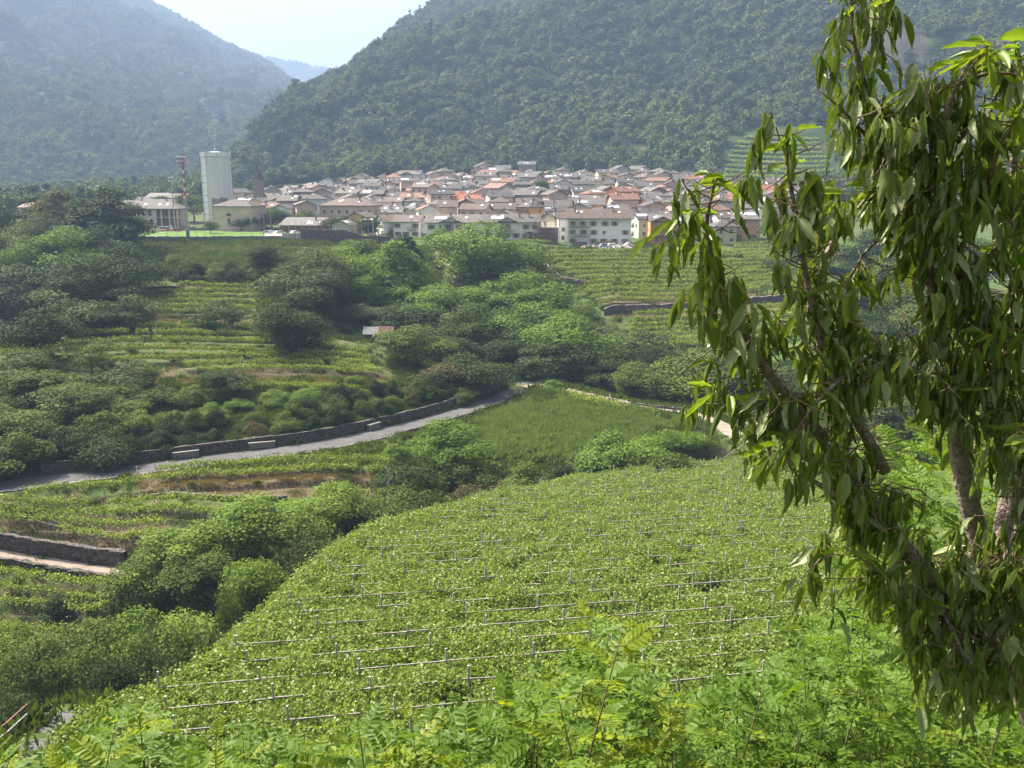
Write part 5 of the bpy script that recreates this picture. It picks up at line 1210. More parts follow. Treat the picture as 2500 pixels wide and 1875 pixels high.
# cars
def car(p, rz, col, label, L=4.2):
    t = thing("parked_car", label, "car", p, rz, "parked cars")
    pr = [(-2.1, .35), (-2.1, .85), (-1.9, 1.0), (-1.5, 1.42), (.35, 1.45), (1.05, .98), (1.95, .85), (2.1, .6), (2.1, .35)]; pr = [(x * L / 4.2, z) for x, z in pr]; n = len(pr); V = []
    for y, k in ((-.84, 1), (.84, 1)):
        for x, z in pr: V.append((x, y * (.82 if z > 1.2 else 1), z))
    b = B(); b.add(V, [(i, (i + 1) % n, n + (i + 1) % n, n + i)[::-1] for i in range(n)])
    for k in range(1, n - 1): b.add([V[0], V[k], V[k + 1]], [(0, 1, 2)]); b.add([V[n], V[n + k + 1], V[n + k]], [(0, 1, 2)])
    ob("body", b.me("body", [M[col]]), t)
    for s in (-1, 1): b = B(); b.add([(-1.45, s * .76, 1.04), (.75, s * .80, 1.02), (.3, s * .71, 1.38), (-1.35, s * .70, 1.36)], [(0, 1, 2, 3)] if s < 0 else [(3, 2, 1, 0)]); ob("side_window", b.me("side_window", [M["glass"]]), t)
    b = B(); b.add([(1.02, -.7, 1.03), (1.02, .7, 1.03), (.42, .62, 1.44), (.42, -.62, 1.44)], [(0, 1, 2, 3)]); o = ob("windscreen", b.me("windscreen", [M["glass"]]), t); o.location = (.03, 0, .02)
    for x in (-1.3, 1.3):
        for s in (-1, 1): b = B(); b.tube([(x, s * .72, .32), (x, s * .88, .32)], .32, 12); b.tube([(x, s * .86, .32), (x, s * .9, .32)], .18, 8, m=1); ob("wheel", b.me("wheel", [M["tyre"], M["steel"]]), t)
    for s in (-1, 1): b = B(); b.box((2.05, s * .6, .68), (.12, .34, .16)); ob("headlight", b.me("headlight", [M["white"]]), t)
M["tyre"] = plain("tyre_rubber", (.02, .02, .02), .9); M["car_white"] = plain("car_white", (.75, .75, .76), .25, var=.02, spec=.6); M["car_blue"] = plain("car_silver_blue", (.28, .34, .45), .3, .3, var=.02, spec=.6)
car(put(1478, 305), .25, "car_blue", "silver blue car parked before the large white house"); car(put(1497, 305), .2, "car_white", "white car parked beside the silver blue car")
for i, (px, D) in enumerate([(655, 342), (668, 345), (685, 341), (722, 342)]): car(put(px, D), .3 * i, "car_white", f"white car under the trees behind the pitch, {nth(i + 1)} from the left")
# fences, bins and building rubble before the white houses
M["rubble"] = plain("pale_rubble", (.42, .36, .31), .95, var=.4, scale=1.5, bump=.5)
for j, (px, wid_, hh_, lab) in enumerate([(1440, 9, 1.3, "brown heap of rubble left of the parked cars"), (1535, 8.5, 1.6, "pale heap of white stones right of the parked cars")]):
    p = put(px, 303); t = thing("rubble_heap", lab, "rubble", p); rg = np.random.default_rng(j); bl = []
    for k in range(4):
        b = B(); c = rdir(1, rg)[0]; ss = rg.uniform(.35, .6)
        ico = [(0, 0, 1), (.9, 0, .3), (.28, .85, .3), (-.72, .53, .3), (-.72, -.53, .3), (.28, -.85, .3), (.7, .5, -.5), (-.3, .8, -.5), (-.85, 0, -.5), (-.3, -.8, -.5), (.7, -.5, -.5)]
        b.add(np.array(ico) * ss * (1 + rg.normal(size=(11, 1)) * .15), [(0, 1, 2), (0, 2, 3), (0, 3, 4), (0, 4, 5), (0, 5, 1), (1, 6, 2), (2, 7, 3), (3, 8, 4), (4, 9, 5), (5, 10, 1), (2, 6, 7), (3, 7, 8), (4, 8, 9), (5, 9, 10), (1, 10, 6), (6, 10, 9, 7), (7, 9, 8)]); bl.append(b.me("stone", [M["rubble"] if j == 0 else M["white"] if k % 2 else M["rubble"]]))
    for k in range(60):
        x = rg.normal() * wid_ * .25; y = rg.normal() * .9; o = ob("stone", bl[k % 4], t); o.location = (x, y, max(.15, hh_ * math.exp(-(x / wid_ * 3) ** 2 - y * y) * rg.uniform(.3, 1))); o.rotation_euler = tuple(rg.uniform(0, 6, 3)); q = rg.uniform(.7, 1.4); o.scale = (q, q, q)
p = put(1480, 310); t = thing("board_fence", "brown board fence panels before the large white house", "fence", p)
for i in range(11): b = B(); b.box((-3.3 + .66 * i, 0, .9), (.6, .05, 1.8)); ob("board", b.me("board", [M["wood_light"]]), t)
p = put(1415, 311); t = thing("block_wall_pile", "grey stack of wall slabs before the white house balconies", "slab stack", p)
for i in range(5): b = B(); b.box((-2 + i * 1.0, 0, .8), (.92, .2, 1.6)); ob("slab", b.me("slab", [M["concrete"]]), t)

# rusty-roofed hut
p = drop(925, 838); t = thing("hut", "old hut with rusty tin roof at the edge of the vine terrace", "hut", p, .1)
wv = 22
for nm2, xa, xb, mt in (("roof_sheet", -3.2, -1.6, "zinc"), ("roof_sheet", -1.58, 0, "zinc"), ("roof_sheet", .02, 1.6, "rust"), ("roof_sheet", 1.62, 3.2, "rust")):
    V = []; xs = np.linspace(xa, xb, wv)
    for y, z in ((-2.0, 2.25), (1.6, 3.3)):
        for x in xs: V.append((x, y, z + .04 * math.sin(x * 18) + .06 * math.sin(x * 1.3)))
    i_ = np.arange(wv - 1); ob(nm2, mesh(nm2, V, np.stack([i_, i_ + 1, i_ + 1 + wv, i_ + wv], 1), [M[mt]]), t)
b = B(); b.box((0, .4, .9), (5.6, 2.2, 2.4)); ob("wall", b.me("wall", [M["wall_dark"]]), t)
for x in (-2.9, 0, 2.9): b = B(); b.tube([(x, -1.8, -.6), (x, -1.8, 2.3)], .07, 6); ob("post", b.me("post", [M["wood"]]), t)
# weathered dead tree
p = drop(950, 1240); t = thing("dead_tree", "grey leafless dead tree trunk at the end of the vine rows", "dead tree", p); b = B()
b.tube([(0, 0, -.3), (.1, 0, 1.2), (-.35, 0, 2.4), (.15, .1, 3.6), (-.1, 0, 4.6), (-.25, 0, 5.4)], [.12, .1, .085, .07, .05, .02], 6)
for q0, q1 in [((-.35, 0, 2.4), (.2, .2, 3.0)), ((.15, .1, 3.6), (.55, 0, 4.2)), ((-.1, 0, 4.6), (.3, .1, 5.2)), ((.1, 0, 1.2), (-.4, 0, 1.8))]: b.tube([q0, (np.array(q0) + q1) / 2 + [0, 0, -.08], q1], [.05, .04, .015], 5)
ob("trunk", b.me("trunk", [M["post_grey"]], True), t)
# wire fence on the dry bank
P = np.array(D3([(40,1292),(92,1298),(135,1310),(206,1324),(262,1326),(322,1328),(370,1350)])); t = thing("wire_fence", "sagging pale rail fence on the dry bank above the stone wall", "fence", P[0])
for q in P: b = B(); b.tube([(0, 0, -.3), (.02, 0, 1.5)], .045, 5); o = ob("post", b.me("post", [M["post_grey"]]), t); o.location = Vector(q - P[0])
for a, c in zip(P[:-1], P[1:]):
    b = B(); a = a - P[0] + [0, 0, 1.45]; c = c - P[0] + [0, 0, 1.45]; b.tube([a, (a + c) / 2 - [0, 0, .05], c], .03, 5); ob("rail", b.me("rail", [M["post_grey"]]), t)
# sign post at the track, small traffic posts
p = drop(1745, 1020); t = thing("sign_post", "post with a bluish sign board at the gravel track bend", "sign", p)
b = B(); b.tube([(0, 0, -.3), (0, 0, 2.3)], .05, 6); ob("post", b.me("post", [M["steel"]]), t); b = B(); b.box((0, -.06, 2.2), (1.7, .05, .8)); ob("board", b.me("board", [M["sheet"]]), t)
for i, (px, py) in enumerate([(1367, 932), (1489, 972), (677, 1118), (335, 1157)]):
    p = drop(px, py); b = B(); b.tube([(0, 0, -.2), (0, 0, 1.0)], .06, 6); b.box((0, 0, .85), (.13, .13, .18), m=1); tag(ob("marker_post", b.me("marker_post", [M["white"], M["tyre"]]), None, p), ["marker post at the mouth of the gravel track", "marker post on the gravel track's far verge", "white marker post by the road's middle stretch", "white marker post on the road near the left edge"][i], "post", "roadside marker posts")
# white numerals on the rock face
pc = MR.drop(664, 329); pc[1] -= 9; s_ = pc[1] / FPX
t = thing("rock_sign", "white figure sign of straight strokes high on the rock face", "sign", pc)
Z_ = lambda x, y: np.array([(x - 885) / 13.82 * s_, 0, -(y - 665) / 13.82 * s_])
for q0, q1 in [((805, 545), (970, 540)), ((970, 540), (915, 795)), ((870, 545), (845, 795)), ((845, 795), (915, 795)), ((855, 650), (945, 650)), ((805, 545), (795, 660)), ((795, 660), (830, 665)), ((780, 795), (845, 790))]:
    b = B(); b.beam(Z_(*q0), Z_(*q1), .5, .75); ob("stroke", b.me("stroke", [M["white"]]), t)
b = B(); b.box((0, 3, 0), (9.5, 4, 12)); b.box((1, 6, -6), (14, 6, 16)); ob("rock_backing", b.me("rock_backing", [M["rock"]]), t)
# ------------------------------------------------------------------ pergola vineyard in the foreground
pg = thing("pergola_vineyard", "large sloping pergola vineyard of grey posts and bars under leafy vines", "vineyard", (0, 70, h1(0, 70)))
PO = np.array(pg.location)
b = B(); b.tube([(0, 0, 0), (0, 0, 1)], .056, 6); PG_POST = b.me("post", [M["post_grey"]])
b = B(); b.box((.5, 0, 0), (1, .06, .075)); PG_BAR = b.me("bar", [M["timber_bar"]])
def canopy(x, y): return H(x, y) + CAN
rg = np.random.default_rng(77); npost = 0
slope = .045
for r_ in range(42):
    yr = 24 + 2.85 * r_; off = (-1.3 * r_) % 4.7
    xs = np.arange(-26 + off, 58, 4.7); ys = yr + xs * .287
    jx = xs + rg.normal(size=len(xs)) * .12; ok = inpoly(jx, ys, EDGE)
    for k in range(len(xs)):
        if not ok[k]: continue
        z = float(h1(jx[k], ys[k])); top = CAN + 1.2 + rg.normal() * .08
        o = ob("post", PG_POST, pg); o.location = (jx[k] - PO[0], ys[k] - PO[1], z - .3 - PO[2]); o.scale = (1, 1, top + .3); o.rotation_euler = (rg.normal() * .02, rg.normal() * .02, 0); npost += 1
        if k + 1 < len(xs) and (inpoly(jx[k:k + 1] + 2.4, ys[k:k + 1], EDGE)[0]):
            frac = (1.0 if rg.uniform() < .5 else rg.uniform(.3, .7)) if ok[k + 1] else .8
            a = np.array([jx[k] - .32, ys[k] - .06, z + CAN + .5]); e_ = np.array([jx[k] + (jx[k + 1] - jx[k]) * frac, ys[k] + (ys[k + 1] - ys[k]) * frac - .06, h1(jx[k] + (jx[k + 1] - jx[k]) * frac, ys[k] + (ys[k + 1] - ys[k]) * frac) + CAN + .5])
            d_ = e_ - a; L_ = np.linalg.norm(d_); o = ob("bar", PG_BAR, pg); o.location = Vector(a - PO); o.scale = (L_, 1, 1); o.rotation_euler = (0, -math.asin(d_[2] / L_), math.atan2(d_[1], d_[0]))
def vine_clump(seed, n=190, rad=.85):
    rng = np.random.default_rng(seed); th = rng.uniform(0, 6.283, n); r = rad * np.sqrt(rng.uniform(0, 1, n))
    bumps = .16 * np.sin(3 * th + seed) * (r / rad) + .10 * np.sin(5 * r + seed * 2)
    P = np.stack([r * np.cos(th), r * np.sin(th), rng.normal(size=n) * .17 + bumps], 1)
    ns = 6                                      # arching shoots
    Q = []
    for s in range(ns):
        a = rng.uniform(0, 6.283); L = rng.uniform(.3, .75); t = np.linspace(.15, 1, 7)
        Q.append(np.stack([t * L * math.cos(a), t * L * math.sin(a), t * rng.uniform(.25, .75) - .15 * t * t], 1) + rng.normal(size=(7, 3)) * .04)
    P = np.concatenate([P] + Q); n = len(P)
    N = unit(np.array([0, 0, .75]) + rng.normal(size=(n, 3)) * .62); A = unit(np.cross(N, rdir(n, rng)) + np.array([0, 0, -.25])); L = rng.uniform(.10, .19, n)
    return leafV(P, A, N, L, L * .95)
VC = [mesh("vine_clump", *vine_clump(700 + i), [LM["vine_near"]]) for i in range(6)]
N_ = 11000; cx = rg.uniform(-26, 60, N_ * 3); cyy = rg.uniform(30, 135, N_ * 3); k = inpoly(cx, cyy, EDGE); cx, cyy = cx[k][:N_], cyy[k][:N_]
gap = fbm(cx, cyy, .5, 3); k = gap > -.15; cx, cyy = cx[k], cyy[k]
cz = canopy(cx, cyy) + fbm(cx, cyy, .6, 3) * 1.15 - .08
cp_ = np.stack([cx, cyy, cz], 1)
# drooping curtain along the left edge
ed = resample(np.array([(q[0], q[1], 0) for q in EDGE3[:15]], float), .5); q = np.repeat(ed, 3, 0); q[:, :2] += rg.normal(size=(len(q), 2)) * .25; q[:, 2] = canopy(q[:, 0], q[:, 1]) - rg.uniform(-.1, 1.0, len(q))
cp_ = np.concatenate([cp_, q])
o = scatter("vine_canopy", cp_ - PO, VC, .65, 1.45, "bright green vine leaves covering the pergola", parent=pg, tilt=.5, seed=31)
# brace beams on the left edge
for i in range(0, len(ed) - 6, 12):
    a = ed[i]; c = ed[min(i + 11, len(ed) - 1)]; b = B(); q0 = np.array([a[0], a[1], h1(a[0], a[1]) + CAN + .05]) - PO; q1 = np.array([c[0], c[1], h1(c[0], c[1]) + CAN + .05]) - PO; b.beam(q0, q1, .07, .09); ob("edge_beam", b.me("edge_beam", [M["timber_bar"]]), pg)
# railing at the vineyard corner
cpl = ROADLINE["corner_path"][0]; t2 = unit(np.gradient(cpl[:, :2], axis=0)); n2 = np.stack([-t2[:, 1], t2[:, 0]], 1); rl = np.concatenate([cpl[:, :2] + n2 * 1.5, cpl[:, 2:]], 1)
P = rl[[2, 5, 8, 11, 14]] if len(rl) > 15 else rl[::3]
t = thing("railing", "rusty two-bar railing beside the concrete path at the lower left", "railing", P[0])
for q in P: b = B(); b.tube([(0, 0, -.4), (0, 0, 1.05)], .035, 6); o = ob("post", b.me("post", [M["rail_red"]]), t); o.location = Vector(q - P[0])
for a, c in zip(P[:-1], P[1:]):
    for z, mt in ((1.03, "rail_red"), (.55, "post_grey")): b = B(); b.tube([a - P[0] + [0, 0, z], c - P[0] + [0, 0, z]], .035, 6); ob("rail", b.me("rail", [M[mt]]), t)

# ------------------------------------------------------------------ grass and weeds over the open ground
def tuft(seed, n, hgt, spread, w, mat):
    rng = np.random.default_rng(seed); P = np.stack([rng.normal(size=n) * spread, rng.normal(size=n) * spread, np.zeros(n)], 1)
    A = unit(np.stack([rng.normal(size=n) * .5, rng.normal(size=n) * .5, np.ones(n)], 1)); N = rdir(n, rng); L = hgt * rng.uniform(.5, 1.2, n)
    return mesh("tuft", *leafV(P, A, N, L, L * w), [mat])
LM["grass"] = leafmat("grass_blade", (0.055, 0.095, 0.020), (0.115, 0.150, 0.036), .35, objvar=.6)
LM["straw"] = leafmat("dry_grass", (0.16, 0.12, 0.055), (0.24, 0.19, 0.09), .3, objvar=.6)
GT = [tuft(800 + i, 60, .42, .32, .22, LM["grass"]) for i in range(3)] + [tuft(810, 70, .5, .3, .4, LM["mid"])]
ST = [tuft(820 + i, 60, .38, .3, .14, LM["straw"]) for i in range(2)]
rg = np.random.default_rng(9)
n_ = 60000; sx = rg.uniform(-.62, .62, n_); sy = 80 + (330 - 80) * rg.uniform(0, 1, n_) ** 1.0; X = sx * sy
zz = H(X, sy); qx, qy, _ = proj(np.stack([X, sy, zz], 1)); keep = (qx > -60) & (qx < 2250) & (qy < 1560)
for P, w, _ in ROADLINE.values():
    near = np.zeros(len(X), bool)
    for q in P[::3]: near |= (X - q[0]) ** 2 + (sy - q[1]) ** 2 < (w / 2 + .55) ** 2
    keep &= ~near
keep &= ~((X > FIELD[0]) & (X < FIELD[1]) & (sy > 300.5)); keep &= ~((sy > 299) & (X > -60)); keep &= ~inpoly(X, sy, EDGE)
dk = np.zeros(len(X))
for x0_, x1_, y0_, y1_, a in [(285,640,699,714,.8),(150,640,766,800,.55),(300,960,900,940,.65),(0,420,1262,1345,.9),(330,960,1150,1215,.9),(0,200,1490,1530,.6),(1470,2050,715,775,.6),(380,620,600,628,.4),(1380,1480,1040,1070,.5)]:
    dk = np.maximum(dk, a * ((qx > x0_) & (qx < x1_) & (qy > y0_) & (qy < y1_)))
vina = VZ(qx, qy, sy); keep &= ~(vina & (rg.uniform(size=len(X)) < .85))
isd = rg.uniform(size=len(X)) < dk
PT = np.stack([X, sy, zz - .03], 1); sz = np.clip(sy / 130, .8, 2.0)
k = keep & ~isd; scatter("grass", PT[k], GT, .7, 1.7, "long green grass and weeds on the terraces and verges", tilt=.15, seed=41, scales=sz[k])
k = keep & isd; scatter("dry_grass", PT[k], ST, .8, 1.6, "straw-coloured dry grass on the terrace banks", tilt=.15, seed=42, scales=sz[k])

# rank grass on the near slope
X = rg.uniform(-48, 70, 9000); sy = rg.uniform(9, 80, 9000); zz = H(X, sy); k = ~inpoly(X, sy, EDGE)
for q in ROADLINE["corner_path"][0][::2]: k &= (X - q[0]) ** 2 + (sy - q[1]) ** 2 > 1.1 ** 2
scatter("grass", np.stack([X, sy, zz - .03], 1)[k], GT, .8, 1.8, "rank grass on the slope below the viewpoint", tilt=.2, seed=44)
# garden plot: maize-like and leafy crops
LM["crop"] = leafmat("garden_crop", (0.085, 0.150, 0.035), (0.200, 0.260, 0.075), .3, objvar=.7)
GC = [tuft(830 + i, 46, .75, .18, .16, LM["crop"]) for i in range(2)] + [tuft(835 + i, 60, .34, .3, .7, LM["crop"]) for i in range(2)]
gpoly = [(1215,1000),(1330,955),(1400,968),(1560,1000),(1690,1020),(1720,1080),(1560,1130),(1330,1130),(1130,1110),(1120,1050)]
gx_ = rg.uniform(-12, 40, 20000); gy_ = rg.uniform(118, 180, 20000); kk = fbm(gx_, gy_, .12, 3) > -.12; gx_, gy_ = gx_[kk], gy_[kk]; gz_ = H(gx_, gy_); qx, qy, _ = proj(np.stack([gx_, gy_, gz_], 1)); k = inpoly(qx, qy, gpoly)
for P, w, _ in ROADLINE.values():
    for q in P[::3]: k &= (gx_ - q[0]) ** 2 + (gy_ - q[1]) ** 2 > (w / 2 + 3.0) ** 2
scatter("garden_plants", np.stack([gx_, gy_, gz_ - .03], 1)[k], GC, .9, 1.9, "leafy garden crops and tall grass inside the road bend", tilt=.15, seed=43)
vine_row([(1392,975),(1440,992),(1490,1003),(1530,1008)], "short leafy vine row along the gravel track", "vine rows by the track", dens=90, leaf=.28, wid=.6, low=.5, hgt=1.7)

# ------------------------------------------------------------------ robinia shrubs just below the camera
LM["robinia"] = leafmat("robinia_leaf", (0.060, 0.125, 0.012), (0.135, 0.215, 0.020), .45, rough=.5, spec=.2, objvar=.55)
LM["robinia_young"] = leafmat("robinia_young_leaf", (0.140, 0.210, 0.012), (0.250, 0.295, 0.020), .48, rough=.5, spec=.2, objvar=.5)
def compound(seed, pairs, L):
    "pinnate leaf lying along +x, droops at the tip: rachis and paired leaflets"
    rng = np.random.default_rng(seed); Vs = []; Fs = []; n0 = 0
    bend = rng.uniform(.1, .55); tw = rng.uniform(-.2, .2)
    def pt(s): return np.array([L * s, tw * L * s * s, -bend * L * s * s])
    V = []; 
    for s in np.linspace(0, 1, 5):
        p = pt(s); V += [p + [0, .0016, 0], p + [0, -.0016, 0]]
    F = [(2 * i, 2 * i + 1, 2 * i + 3, 2 * i + 2) for i in range(4)]; Vs.append(np.array(V)); Fs += F; n0 += len(V)
    ll = L * .24
    items = [(s, sd) for s in np.linspace(.16, .95, pairs) for sd in (-1, 1)] + [(1.0, 0)]
    for s, sd in items:
        p = pt(s); a = np.array([.45, sd * 1.0, -.15 + rng.normal() * .12]) if sd else np.array([1, 0, -bend]); a = a / np.linalg.norm(a); lf = ll * (.75 + .4 * math.sin(math.pi * s)) * rng.uniform(.85, 1.1)
        N = np.array([0, 0, 1.0]) + rng.normal(size=3) * .22; N -= a * (N @ a); N /= np.linalg.norm(N); S = np.cross(a, N); w = lf * .26; q = p + a * lf * .05
        V = [q, q + a * lf * .25 + S * w + N * w * .25, q + a * lf * .72 + S * w * .95 + N * w * .25, q + a * lf, q + a * lf * .72 - S * w * .95 + N * w * .25, q + a * lf * .25 - S * w + N * w * .25]
        Vs.append(np.array(V)); Fs += [(n0, n0 + 1, n0 + 2, n0 + 3), (n0, n0 + 3, n0 + 4, n0 + 5)]; n0 += 6
    return np.concatenate(Vs), np.array(Fs)
CLV = [compound(900 + i, 5 + i % 4, .21 + .02 * (i % 3)) for i in range(8)]
CLM = {m_: [mesh("leaf", V, F, [LM[m_]]) for V, F in CLV] for m_ in ("robinia", "robinia_young")}
TOPE = [(-60,1800),(0,1815),(60,1880),(180,1845),(230,1730),(300,1700),(380,1790),(480,1790),(560,1775),(640,1720),(700,1770),(800,1800),(900,1745),(1000,1740),(1100,1730),(1200,1700),(1300,1640),(1400,1540),(1440,1470),(1520,1520),(1600,1640),(1680,1690),(1760,1660),(1820,1600),(1900,1560),(1980,1490),(2060,1450),(2160,1480),(2300,1520),(2560,1540)]
SHR = [("first robinia shrub from the left with yellow-green shoots at the frame's bottom", -60, 420, 4.6), ("second robinia shrub from the left with a thin bare-tipped shoot", 420, 860, 4.8), ("third robinia shrub from the left, low and broad below the vineyard", 860, 1280, 5.2), ("tall robinia shrub rising into the middle of the vineyard view", 1280, 1640, 5.0),
       ("dense robinia shrub below the vineyard's right corner", 1640, 2000, 6.2), ("dense shady robinia shrub beneath the cherry tree", 2000, 2560, 5.8)]
rg = np.random.default_rng(55)
def eul(A, N):
    A = A / np.linalg.norm(A); N = N - A * (N @ A); N = N / np.linalg.norm(N); S = np.cross(N, A)
    return Matrix(np.stack([A, S, N], 1).tolist())
for si, (lab, xa, xb, Dm) in enumerate(SHR):
    cxp = (xa + xb) / 2; g = at(cxp, 1800, Dm); g[2] = h1(g[0], g[1]); t = thing("robinia_shrub", lab, "shrub", g, 0, "robinia shrubs below the viewpoint")
    items = []
    nsh = int((xb - xa) / 11)
    for s in range(nsh):
        px = rg.uniform(xa, xb); top = interp(TOPE, px) + abs(rg.normal()) * 70 * (s > 4); top = min(top + (0 if rg.uniform() < .35 else rg.uniform(0, 260)), 1890); D = Dm * rg.uniform(.8, 1.45)
        tip = at(px, top, D); L = rg.uniform(.7, 1.5) * (1 + .12 * (Dm - 4.5)); base = tip + np.array([rg.normal() * .2, rg.normal() * .2 - .1, -L]); mid = (tip + base) / 2 + rg.normal(size=3) * .06
        b = B(); b.tube([base - g, mid - g, tip - g], [.009, .006, .002], 5); ob("stem", b.me("stem", [M["green_stem"] if rg.uniform() < .6 else M["twig"]]), t)
        nl = int(L * 13); ph = rg.uniform(0, 6.28)
        for j in range(nl):
            s_ = 1 - (j + .4) / nl; q = base * (1 - s_) ** 2 + 2 * mid * s_ * (1 - s_) + tip * s_ ** 2; a = ph + j * 2.4
            A = np.array([math.cos(a), math.sin(a), .15 + .75 * s_ ** 3]); N = np.array([-.25 * math.cos(a), -.25 * math.sin(a), 1]) + rg.normal(size=3) * .25
            items.append((q, A, N, rg.uniform(.75, 1.25) * (.65 if s_ > .93 else 1), "robinia_young" if (s_ > .72 and rg.uniform() < .34 and si < 4) or rg.uniform() < .06 else "robinia", rg.integers(8)))
    # leafy filling lower down
    for _ in range(int((xb - xa) * (1.5 if Dm < 6 else 2.4))):
        px = rg.uniform(xa - 20, xb + 20); top = interp(TOPE, px); py = top + 40 + (1940 - top) * rg.uniform(0, 1) ** .8; D = Dm * rg.uniform(.95, 1.7); q = at(px, py, D); a = rg.uniform(0, 6.28)
        items.append((q, np.array([math.cos(a), math.sin(a), rg.normal() * .35]), np.array([0, 0, 1]) + rg.normal(size=3) * .35, rg.uniform(.7, 1.2), "robinia", rg.integers(8)))
    vis = sorted(range(len(items)), key=lambda i: items[i][0][1]); single = set(vis[:50])
    Vs = {"robinia": [], "robinia_young": []}; Fs = {"robinia": [], "robinia_young": []}; nn = {"robinia": 0, "robinia_young": 0}
    for i, (q, A, N, sc_, m_, vi) in enumerate(items):
        R = eul(A, N)
        if i in single:
            o = ob("leaf", CLM[m_][vi], t); o.matrix_local = Matrix.Translation(Vector(q - g)) @ R.to_4x4() @ Matrix.Scale(sc_, 4)
        else:
            V, F = CLV[vi]; Vs[m_].append(V * sc_ @ np.array(R).T + (q - g)); Fs[m_].append(F + nn[m_]); nn[m_] += len(V)
    for m_ in Vs:
        if Vs[m_]: tag(ob("foliage", mesh("foliage", np.concatenate(Vs[m_]), np.concatenate(Fs[m_]), [LM[m_]]), t), kind="stuff")
# taller robinia on the slope to the right, behind the cherry tree
g = at(2300, 1300, 13); g[2] = h1(g[0], 13); t = thing("robinia_shrub", "feathery robinia thicket showing behind the cherry branches", "shrub", g, 0, "robinia shrubs below the viewpoint")
Vs = []; Fs = []; nn = 0
for s in range(900):
    px = rg.uniform(2050, 2560); top = interp([(2050,1330),(2120,1150),(2200,1060),(2300,1010),(2420,1060),(2560,1000)], px); py = top + (1560 - top) * rg.uniform(0, 1); q = at(px, py, rg.uniform(10, 14)); a = rg.uniform(0, 6.28)
    A = np.array([math.cos(a), math.sin(a), .5 + rg.normal() * .4]); R = np.array(eul(A, np.array([0, 0, 1]) + rg.normal(size=3) * .35)); V, F = CLV[rg.integers(8)]; Vs.append(V * rg.uniform(1.0, 1.6) @ R.T + q - g); Fs.append(F + nn); nn += len(V)
tag(ob("foliage", mesh("foliage", np.concatenate(Vs), np.concatenate(Fs), [LM["robinia"]]), t), kind="stuff")
for s in range(8):
    q = at(rg.uniform(2120, 2500), 1150, 12.5); q0 = np.array([q[0] + rg.normal() * .3, q[1], h1(q[0], q[1]) - .2]); b = B(); b.tube([q0 - g, (q0 + q) / 2 - g + rg.normal(size=3) * .1, q - g], [.03, .022, .006], 5); ob("stem", b.me("stem", [M["green_stem"]]), t)

# ------------------------------------------------------------------ cherry tree at the right
def cherry_leaf(seed):
    "long toothed leaf hanging along -z, folded on its midrib and curling"
    rng = np.random.default_rng(seed); n = 8; L = 1.0; W = rng.uniform(.15, .24); fold = rng.uniform(.45, 1.3); curl = rng.uniform(-.5, .9); twist = rng.uniform(-.7, .7); wav = rng.uniform(.01, .04)
    V = []; Fs = []; ax = np.array([0, 0, 0.0]); ang = rng.uniform(-.2, .3); pos = np.array([0, 0.0, 0.0]); 
    for i in range(n + 1):
        s = i / n; w = W * (math.sin(math.pi * min(1, s * 1.02) ** .8) ** .75 if 0 < s < 1 else 0) * (1 if s < .6 else 1 - (s - .6) * .5); w = max(w, .004)
        d = np.array([0, math.sin(ang), -math.cos(ang)]); nrm = np.array([0, math.cos(ang), math.sin(ang)]); tx = twist * s
        sd = np.array([math.cos(tx), 0, 0]) + nrm * math.sin(tx); nn_ = np.cross(sd, d)
        for k in (-1, -.5, 0, .5, 1):
            f = fold * abs(k); tooth = (.06 if i % 2 else -.02) * w if abs(k) == 1 else 0
            V.append(pos + sd * k * (w + tooth) * math.cos(f) - nn_ * abs(k) * w * math.sin(f) + nn_ * wav * math.sin(i * 2.2 + k * 2) * abs(k))
        pos = pos + d * L / n; ang += curl / n + rng.normal() * .05
    ix = np.arange((n + 1) * 5).reshape(n + 1, 5); F = np.stack([ix[:-1, :-1], ix[:-1, 1:], ix[1:, 1:], ix[1:, :-1]], -1).reshape(-1, 4)
    V = np.array(V); F = F.tolist(); st = len(V); V = np.concatenate([V, [[.008, 0, 0], [-.008, 0, 0], [-.006, -.01, .22], [.006, -.01, .22]]]); F.append([st, st + 1, st + 2, st + 3])
    return V, np.array(F)
def cherrymat():
    m = leafmat("cherry_leaf", (0.060, 0.108, 0.016), (0.155, 0.200, 0.034), .32, rough=.40, spec=.4, under=(0.27, 0.31, 0.15), objvar=.5)
    n = m.node_tree.nodes; l = m.node_tree.links; p = n["Principled BSDF"]
    tc = n.new("ShaderNodeTexCoord"); w = n.new("ShaderNodeTexNoise"); w.inputs["Scale"].default_value = 60; w.inputs["Detail"].default_value = 3; l.new(tc.outputs["Object"], w.inputs["Vector"])
    bm = n.new("ShaderNodeBump"); bm.inputs["Strength"].default_value = .35; bm.inputs["Distance"].default_value = .01; l.new(w.outputs["Fac"], bm.inputs["Height"]); l.new(bm.outputs[0], p.inputs["Normal"]); return m
LM["cherry"] = cherrymat(); LM["cherry_young"] = leafmat("cherry_young_leaf", (0.13, 0.22, 0.025), (0.22, 0.29, 0.04), .45, rough=.4, spec=.4, objvar=.4)
CHV = [cherry_leaf(1000 + i) for i in range(14)]; CHM = {m_: [mesh("leaf", V, F, [LM[m_]], smooth=True) for V, F in CHV] for m_ in ("cherry", "cherry_young")}
cb = np.array(at(2600, 1900, 3.3)); cb[2] = h1(cb[0], cb[1])
ct = thing("cherry_tree", "cherry tree with drooping folded leaves filling the right of the view", "tree", cb)
